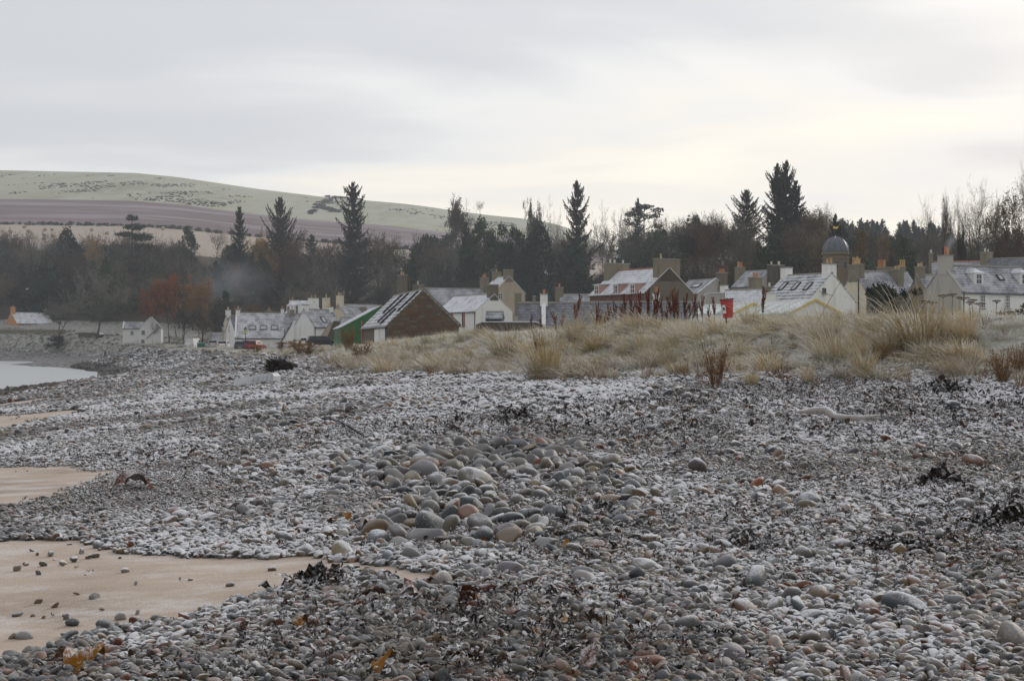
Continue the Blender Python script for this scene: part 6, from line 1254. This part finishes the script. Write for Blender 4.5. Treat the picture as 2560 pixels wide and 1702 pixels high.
def car(px, py, d, rz, paint, lab, L=4.1, H=1.48, van=False, name='parked_car', cat='car'):
    x = (px - CX) / F * d; g = ZC + (CY - py) / F * d; r = empty(name, (x, d, g), R(rz), lab, cat, 'vehicles parked by the white row'); w = .86
    lo = [(-L / 2, .35), (-L / 2 + .08, .22), (L / 2 - .1, .22), (L / 2, .38), (L / 2 - .03, .62), (L / 2 - .95 if not van else L / 2 - .5, .86), (-L / 2 + .12, .92), (-L / 2, .7)]
    hi = [(-L / 2 + .12, .91), (-L / 2 + .35, H - .02), (-L / 2 + .8, H), (L / 2 - 2.0, H), (L / 2 - 1.05, .86)] if not van else [(-L / 2 + .1, .91), (-L / 2 + .1, H), (L / 2 - 1.3, H), (L / 2 - .55, .86)]
    def loft(p, w0, w1, zt): return [(a, -(w0 + (w1 - w0) * max(0, (b - .86) / (zt - .86))), b) for a, b in p], [(a, (w0 + (w1 - w0) * max(0, (b - .86) / (zt - .86))), b) for a, b in p]
    a, b = loft(lo, w, w, H); MB().prism(a, b).build('body', MATS[paint], r); a, b = loft(hi, w - .02, w - .2, H); MB().prism(a, b).build('cabin', MATS[paint], r)
    for sg in (-1, 1):
        q = [(-L / 2 + .45, .95), (-L / 2 + .58, H - .12), (L / 2 - 2.02, H - .12), (L / 2 - 1.28, .95)] if not van else [(L / 2 - 1.9, .98), (L / 2 - 1.9, H - .3), (L / 2 - 1.2, H - .3), (L / 2 - .75, .98)]
        yy = lambda z: sg * ((w - .02) - .18 * (z - .86) / (H - .86)); p = [(u, yy(z) + sg * .008, z) for u, z in q]; MB().prism(p, [(u, y - sg * .006, z) for u, y, z in p]).build('side_window', MATS['dark_glass'], r)
    z0, z1 = .98, H - .1
    for nm, xa, xb in (('rear_window', -L / 2 + .12, -L / 2 + .35), ('windscreen', L / 2 - 1.05, L / 2 - 2.0)):
        if van and nm == 'rear_window': continue
        if van: xa, xb = L / 2 - .55, L / 2 - 1.3
        f = lambda z: xa + (xb - xa) * (z - .9) / (H - .9); o = -.012 if nm == 'rear_window' else .012; ww = lambda z: w - .12 - .16 * (z - .86) / (H - .86)
        p = [(f(z0) + o, -ww(z0), z0), (f(z0) + o, ww(z0), z0), (f(z1) + o, ww(z1), z1), (f(z1) + o, -ww(z1), z1)]; MB().prism(p, [(u - o * .5, y, z) for u, y, z in p]).build(nm, MATS['dark_glass'], r)
    for sx in (-L / 2 + .75, L / 2 - .8):
        for sy in (-1, 1):
            t = MB().tube([(sx, sy * (w - .17), .31), (sx, sy * (w + .012), .31)], .31, 14).build('wheel', MATS['tyre'], r); MB().tube([(sx, sy * (w + .0125), .31), (sx, sy * (w + .02), .31)], .19, 10).build('rim', MATS['rim'], t)
    for sy in (-1, 1):
        MB().box(-L / 2 - .008, -L / 2 + .05, sy * .62 - .14, sy * .62 + .14, .7, .86).build('tail_light', MATS['tail_red'], r); MB().box(L / 2 - .08, L / 2 - .005, sy * .6 - .16, sy * .6 + .16, .52, .66).build('headlight', MATS['rim'], r)
    MB().box(-L / 2 - .012, -L / 2 + .02, -.26, .26, .48, .6).build('number_plate', MATS['sign_yellow'], r); return r
car(640, 876, 214, 78, 'paint_red', 'red hatchback with frosted roof by the lamp post'); car(624, 874, 222, 86, 'paint_maroon', 'dark red car half hidden behind the red hatchback'); car(600, 877, 216, 100, 'paint_blue', 'dark blue car with frosted roof left of the red hatchback'); car(560, 873, 240, 92, 'paint_white', 'frost covered pale car below the cream gable'); car(535, 871, 250, 95, 'paint_silver', 'silver car at the left end of the row')
car(777, 869, 205, 70, 'paint_white', 'white estate car beside the dark one'); car(806, 866, 200, 20, 'paint_dark', 'long dark car with frosted roof near the green shed', L=4.6)
car(484, 874, 255, 84, 'paint_white', 'white van beside the green container', 4.9, 2.05, True, 'parked_van', 'van')
def container():
    p = at(503, 876, 246); r = empty('bottle_bank', p, R(8), 'dark green container beside the white van', 'container'); MB().prism([(-.6, -.5, 0), (.6, -.5, 0), (.6, .5, 0), (-.6, .5, 0)], [(-.66, -.55, 1.2), (.66, -.55, 1.2), (.66, .55, 1.2), (-.66, .55, 1.2)]).build('body', MATS['paint_teal'], r)
    MB().prism([(-.7, -.58, 1.205), (.7, -.58, 1.205), (.7, .58, 1.205), (-.7, .58, 1.205)], [(-.62, -.4, 1.4), (.62, -.4, 1.4), (.62, .4, 1.4), (-.62, .4, 1.4)]).build('lid', MATS['paint_teal'], r)
    for sx in (-1, 1): MB().tube([(sx * .5, -.56, .1), (sx * .5, -.62, .1)], .1, 8).build('wheel', MATS['tyre'], r)
container()
def info_board(px, py, d, lab, mt, rz=0):
    p = at(px, py, d); r = empty('information_board', p, R(rz), lab, 'sign')
    for sx in (-1, 1): MB().tube([(sx * .4, .1, -.3), (sx * .4, .1, .85)], .04, 6).build('post', MATS['black_metal'], r)
    MB().obox((0, 0, .95), (.55, 0, 0), (0, .3, .2), (0, -.012, .018)).build('panel', MATS[mt], r)
info_board(470, 874, 235, 'slanted information board at the left of the green container', 'ridge_tile', -20); info_board(757, 870, 204, 'pale green information board left of the white car', 'skylight_glass', 10)
# --- driftwood
plain('driftwood', (.40, .37, .34), .85, frost=.8, sc=9); plain('dark_root', (.028, .02, .016), .95, var=.5, sc=12, frost=.25)
def driftwood():
    pts = [(1998, 1049), (2025, 1043), (2050, 1041), (2072, 1044), (2088, 1056), (2105, 1063), (2135, 1063), (2165, 1064), (2200, 1066)]; w = []
    x0, y0 = ground_at(2100, 1068)
    for i, (px, py) in enumerate(pts): w.append(Vector(((px - CX) / F * y0, y0 + .25 * math.sin(i * .8), 0)))
    c = w[4].copy(); P = []
    for i, q in enumerate(w): g = float(terrain(q.x, q.y)); P.append(Vector((q.x - c.x, q.y - c.y, g + .13 + (.12 if i < 4 else .03) - float(terrain(c.x, c.y)))))
    m = MB(); pp = []; 
    for i in range(len(P) - 1):
        for k in range(3): pp.append(P[i].lerp(P[i + 1], k / 3))
    pp.append(P[-1]); rr = [.012 + .055 * math.sin(math.pi * min(1, .06 + .94 * i / (len(pp) - 1))) * (1.15 - .5 * i / len(pp)) for i in range(len(pp))]; o = m.tube(pp, rr, 9).build('driftwood_branch', MATS['driftwood'], None, True, loc=(c.x, c.y, float(terrain(c.x, c.y)))); tag(o, 'pale frosted S shaped driftwood branch on the upper beach', 'driftwood')
    x, y = ground_at(915, 1100); m = MB(); z = float(terrain(x, y)); m.tube([(0, 0, .05), (-.35, .1, .25), (-.8, .2, .42)], [.02, .016, .006], 5).tube([(-.35, .1, .25), (-.25, -.3, .08)], [.014, .008], 5).tube([(-.5, .13, .3), (-.35, .4, .36)], [.01, .004], 5); tag(m.build('driftwood_twig', MATS['dark_root'], None, loc=(x, y, z)), 'thin dark forked twig above the cobble heap', 'driftwood')
driftwood()
def root_stump():
    x, y = ground_at(700, 938); z = float(terrain(x, y)) + .1; u = y / F * 1.4; r = empty('driftwood_root', (x, y, z), 0, 'dark tree root and log washed up below the bank', 'driftwood'); rng = np.random.default_rng(4)
    P0, P1, W = [], [], []
    for i in range(420):
        d = unit(rng.normal(size=3) * np.array([1, .8, .75])); L = rng.uniform(.5, 1.0) * 17 * u; P0.append(d * L * .2); P1.append(d * L + rng.normal(size=3) * .1); W.append((.05, .012))
    V, Fq = ribbons(np.array(P0), np.array(P1), np.array(W)[:, :1], np.array(W)[:, 1:], rng); o = mobj('root_plate', np_mesh('root_plate', V * np.array([1.5, .7, 1]), Fq, MATS['dark_root']), r); o.location = (-5 * u, 0, 13 * u)
    MB().tube([(-5 * u, .0, 13 * u), (10 * u, .3, 14 * u), (26 * u, .5, 10 * u), (28 * u, .5, 9 * u)], [13 * u, 9 * u, 7 * u, 4 * u], 9).build('log', MATS['dark_root'], r, True); MB().tube([(22 * u, .2, 6 * u), (40 * u, .3, 5 * u), (56 * u, .4, 9 * u)], [5 * u, 4.5 * u, 2.5 * u], 8).build('branch', MATS['driftwood'], r, True)
root_stump()
plain('frosted_plastic', (.62, .64, .67), .6, frost=.9)
def trough():
    x, y = ground_at(650, 962); z = float(terrain(x, y)) + .22; u = y / F; r = empty('washed_up_trough', (x, y, z), R(-14), 'long white ribbed trough lying frosted on the cobbles', 'trough')
    L0, L1, hh, dp = -62 * u, 44 * u, 17 * u, .4
    MB().prism([(L0, -dp, -.25), (L1, -dp, -.25), (L1 + .05, -dp * .95, hh * .55), (L1 - .06, -dp * .7, hh), (L0 * .96, -dp * .7, hh * .18)], [(L0, dp, -.25), (L1, dp, -.25), (L1 + .05, dp * .95, hh * .55), (L1 - .06, dp * .7, hh), (L0 * .96, dp * .7, hh * .18)]).build('shell', MATS['frosted_plastic'], r)
    for k in range(5): xx = L1 - .12 - k * .2; f = (xx - L0) / (L1 - L0); MB().prism([(xx - .025, -dp - .03, -.04), (xx + .025, -dp - .03, -.04), (xx + .025, -dp * .8 - .03, hh * (.18 + .82 * f) + .02), (xx - .025, -dp * .8 - .03, hh * (.18 + .82 * f) + .02)], [(xx - .025, -dp + .05, -.04), (xx + .025, -dp + .05, -.04), (xx + .025, -dp * .8 + .05, hh * (.18 + .82 * f) + .02), (xx - .025, -dp * .8 + .05, hh * (.18 + .82 * f) + .02)]).build('rib', MATS['frosted_plastic'], r)
trough()
# --- the walker, the dog and the gull
plain('coat', (.03, .032, .045), .9); plain('trousers', (.045, .045, .055), .9); plain('skin', (.45, .28, .2), .6); plain('hair', (.04, .03, .02), .8); plain('dog_fur', (.02, .018, .016), .9); plain('gull_white', (.82, .82, .82), .7)
def skinned(name, verts, edges, rad, mat, parent=None, root=0, sub=1):
    me = bpy.data.meshes.new(name); me.from_pydata(verts, edges, []); me.materials.append(mat); o = mobj(name, me, parent); o.modifiers.new('skin', 'SKIN'); o.modifiers.new('sub', 'SUBSURF').levels = sub; o.modifiers['sub'].render_levels = sub
    for i, q in enumerate(rad): me.skin_vertices[0].data[i].radius = (q, q) if isinstance(q, float) else q
    me.skin_vertices[0].data[root].use_root = True; return o
def person():
    y = 358.0; x = (263 - CX) / F * y; z = float(terrain(x, y)); r = empty('person', (x, y, z), R(150), 'person in dark coat walking a dog on the far beach', 'person')
    V = [(0, 0, .95), (0, 0, 1.15), (0, 0, 1.38), (0, .0, 1.5), (0, .02, 1.6), (0, .02, 1.72), (.1, 0, .9), (.12, .14, .5), (.12, .06, .08), (.12, .2, .03), (-.1, 0, .9), (-.11, -.1, .5), (-.11, -.28, .1), (-.11, -.18, .03), (.19, 0, 1.4), (.25, -.02, 1.12), (.24, .1, .88), (.24, .14, .8), (-.19, 0, 1.4), (-.26, .02, 1.12), (-.24, .16, .92), (-.24, .2, .86)]
    E = [(0, 1), (1, 2), (2, 3), (3, 4), (4, 5), (0, 6), (6, 7), (7, 8), (8, 9), (0, 10), (10, 11), (11, 12), (12, 13), (2, 14), (14, 15), (15, 16), (16, 17), (2, 18), (18, 19), (19, 20), (20, 21)]
    Rr = [.15, .15, .16, .06, .09, .07, .11, .075, .05, .04, .11, .075, .05, .04, .08, .055, .045, .035, .08, .055, .045, .035]; b = skinned('body', V, E, Rr, MATS['coat'], r, 0, 2)
    MB().lathe([(.06, 1.62), (.11, 1.66), (.115, 1.74), (.08, 1.80), (.02, 1.82)], (0, .01, 0), 10).build('hat', MATS['hair'], r, True)
person()
def dog():
    y = 352.0; x = (283 - CX) / F * y; z = float(terrain(x, y)); r = empty('dog', (x, y, z), R(200), 'small black dog beside the walker on the far beach', 'dog')
    V = [(-.28, 0, .46), (0, 0, .44), (.24, 0, .46), (.36, 0, .58), (.46, 0, .66), (.58, 0, .62), (.24, .09, .3), (.25, .09, .16), (.26, .09, .02), (.24, -.09, .3), (.2, -.09, .16), (.22, -.09, .02), (-.28, .09, .32), (-.36, .09, .18), (-.32, .09, .02), (-.28, -.09, .32), (-.34, -.09, .18), (-.3, -.09, .02), (-.42, 0, .52), (-.56, 0, .62)]
    E = [(0, 1), (1, 2), (2, 3), (3, 4), (4, 5), (2, 6), (6, 7), (7, 8), (2, 9), (9, 10), (10, 11), (0, 12), (12, 13), (13, 14), (0, 15), (15, 16), (16, 17), (0, 18), (18, 19)]; skinned('body', V, E, [.12, .12, .15, .09, .1, .05, .07, .04, .035, .07, .04, .035, .08, .045, .035, .08, .045, .035, .03, .02], MATS['dog_fur'], r, 1, 1)
dog()
def gull():
    p = at(68, 723, 300); r = empty('gull', p, R(30), 'white gull flying before the dark wood on the left', 'bird'); skinned('body', [(-.3, 0, 0), (-.1, 0, 0), (.12, 0, .01), (.22, 0, .04), (.32, 0, .03)], [(0, 1), (1, 2), (2, 3), (3, 4)], [.03, .07, .075, .045, .012], MATS['gull_white'], r, 1, 1)
    for s in (-1, 1): a = [(.12, s * .04, .03), (.16, s * .3, .16), (.06, s * .62, .22), (.0, s * .6, .2), (-.02, s * .3, .13), (-.08, s * .04, .02)]; MB().prism(a, [(u, v, w - .015) for u, v, w in a]).build('wing', MATS['gull_white'], r)
gull()
# ------------------------------------------------------------------ air
def haze():
    x0, x1, y0, y1, z0, z1 = -1560, 1560, -60, 1640, -2.6, 215
    m = MB().box(x0, x1, y0, y1, z0, z1); mt = bpy.data.materials.new('haze_air'); mt.use_nodes = True; nt = mt.node_tree; nt.nodes.clear()
    out = nt.nodes.new('ShaderNodeOutputMaterial'); v = nt.nodes.new('ShaderNodeVolumePrincipled'); nt.links.new(v.outputs[0], out.inputs['Volume'])
    v.inputs['Color'].default_value = (.86, .92, 1.0, 1); v.inputs['Density'].default_value = .00023; v.inputs['Anisotropy'].default_value = .1
    o = m.build('haze', mt); o['kind'] = 'stuff'
haze()
def smoke(px, py, d, sx, sy, sz, dens, name='chimney_smoke', lean=0.0):
    """a soft drifting puff: a closed blob filled with thin smoke that fades towards its skin"""
    c = at(px, py, d); import bmesh
    bm = bmesh.new(); bmesh.ops.create_icosphere(bm, subdivisions=3, radius=1); me = bpy.data.meshes.new(name); bm.to_mesh(me); bm.free()
    mt = bpy.data.materials.new(name); mt.use_nodes = True; nt = mt.node_tree; nt.nodes.clear(); N = nt.nodes.new; L = nt.links.new
    out = N('ShaderNodeOutputMaterial'); v = N('ShaderNodeVolumePrincipled'); L(v.outputs[0], out.inputs['Volume']); v.inputs['Color'].default_value = (.80, .87, .97, 1)
    tc = N('ShaderNodeTexCoord'); ln = N('ShaderNodeVectorMath'); ln.operation = 'LENGTH'; L(tc.outputs['Object'], ln.inputs[0]); mr = N('ShaderNodeMapRange'); mr.interpolation_type = 'SMOOTHSTEP'; mr.inputs['From Min'].default_value = 1.0; mr.inputs['From Max'].default_value = .1; L(ln.outputs['Value'], mr.inputs['Value'])
    nz = N('ShaderNodeTexNoise'); nz.inputs['Scale'].default_value = 1.7; nz.inputs['Detail'].default_value = 3; L(tc.outputs['Object'], nz.inputs['Vector']); m2 = N('ShaderNodeMapRange'); m2.inputs['From Min'].default_value = .35; m2.inputs['From Max'].default_value = .7; L(nz.outputs['Fac'], m2.inputs['Value'])
    mu = N('ShaderNodeMath'); mu.operation = 'MULTIPLY'; L(mr.outputs[0], mu.inputs[0]); L(m2.outputs[0], mu.inputs[1]); m3 = N('ShaderNodeMath'); m3.operation = 'MULTIPLY'; L(mu.outputs[0], m3.inputs[0]); m3.inputs[1].default_value = dens; L(m3.outputs[0], v.inputs['Density'])
    me.materials.append(mt); o = mobj(name, me, None, c, (0, lean, 0)); o.scale = (sx, sy, sz); o['kind'] = 'stuff'
smoke(575, 705, 405, 15, 8, 9, .05); smoke(2376, 607, 150, .55, .5, 1.5, .9, lean=.25)
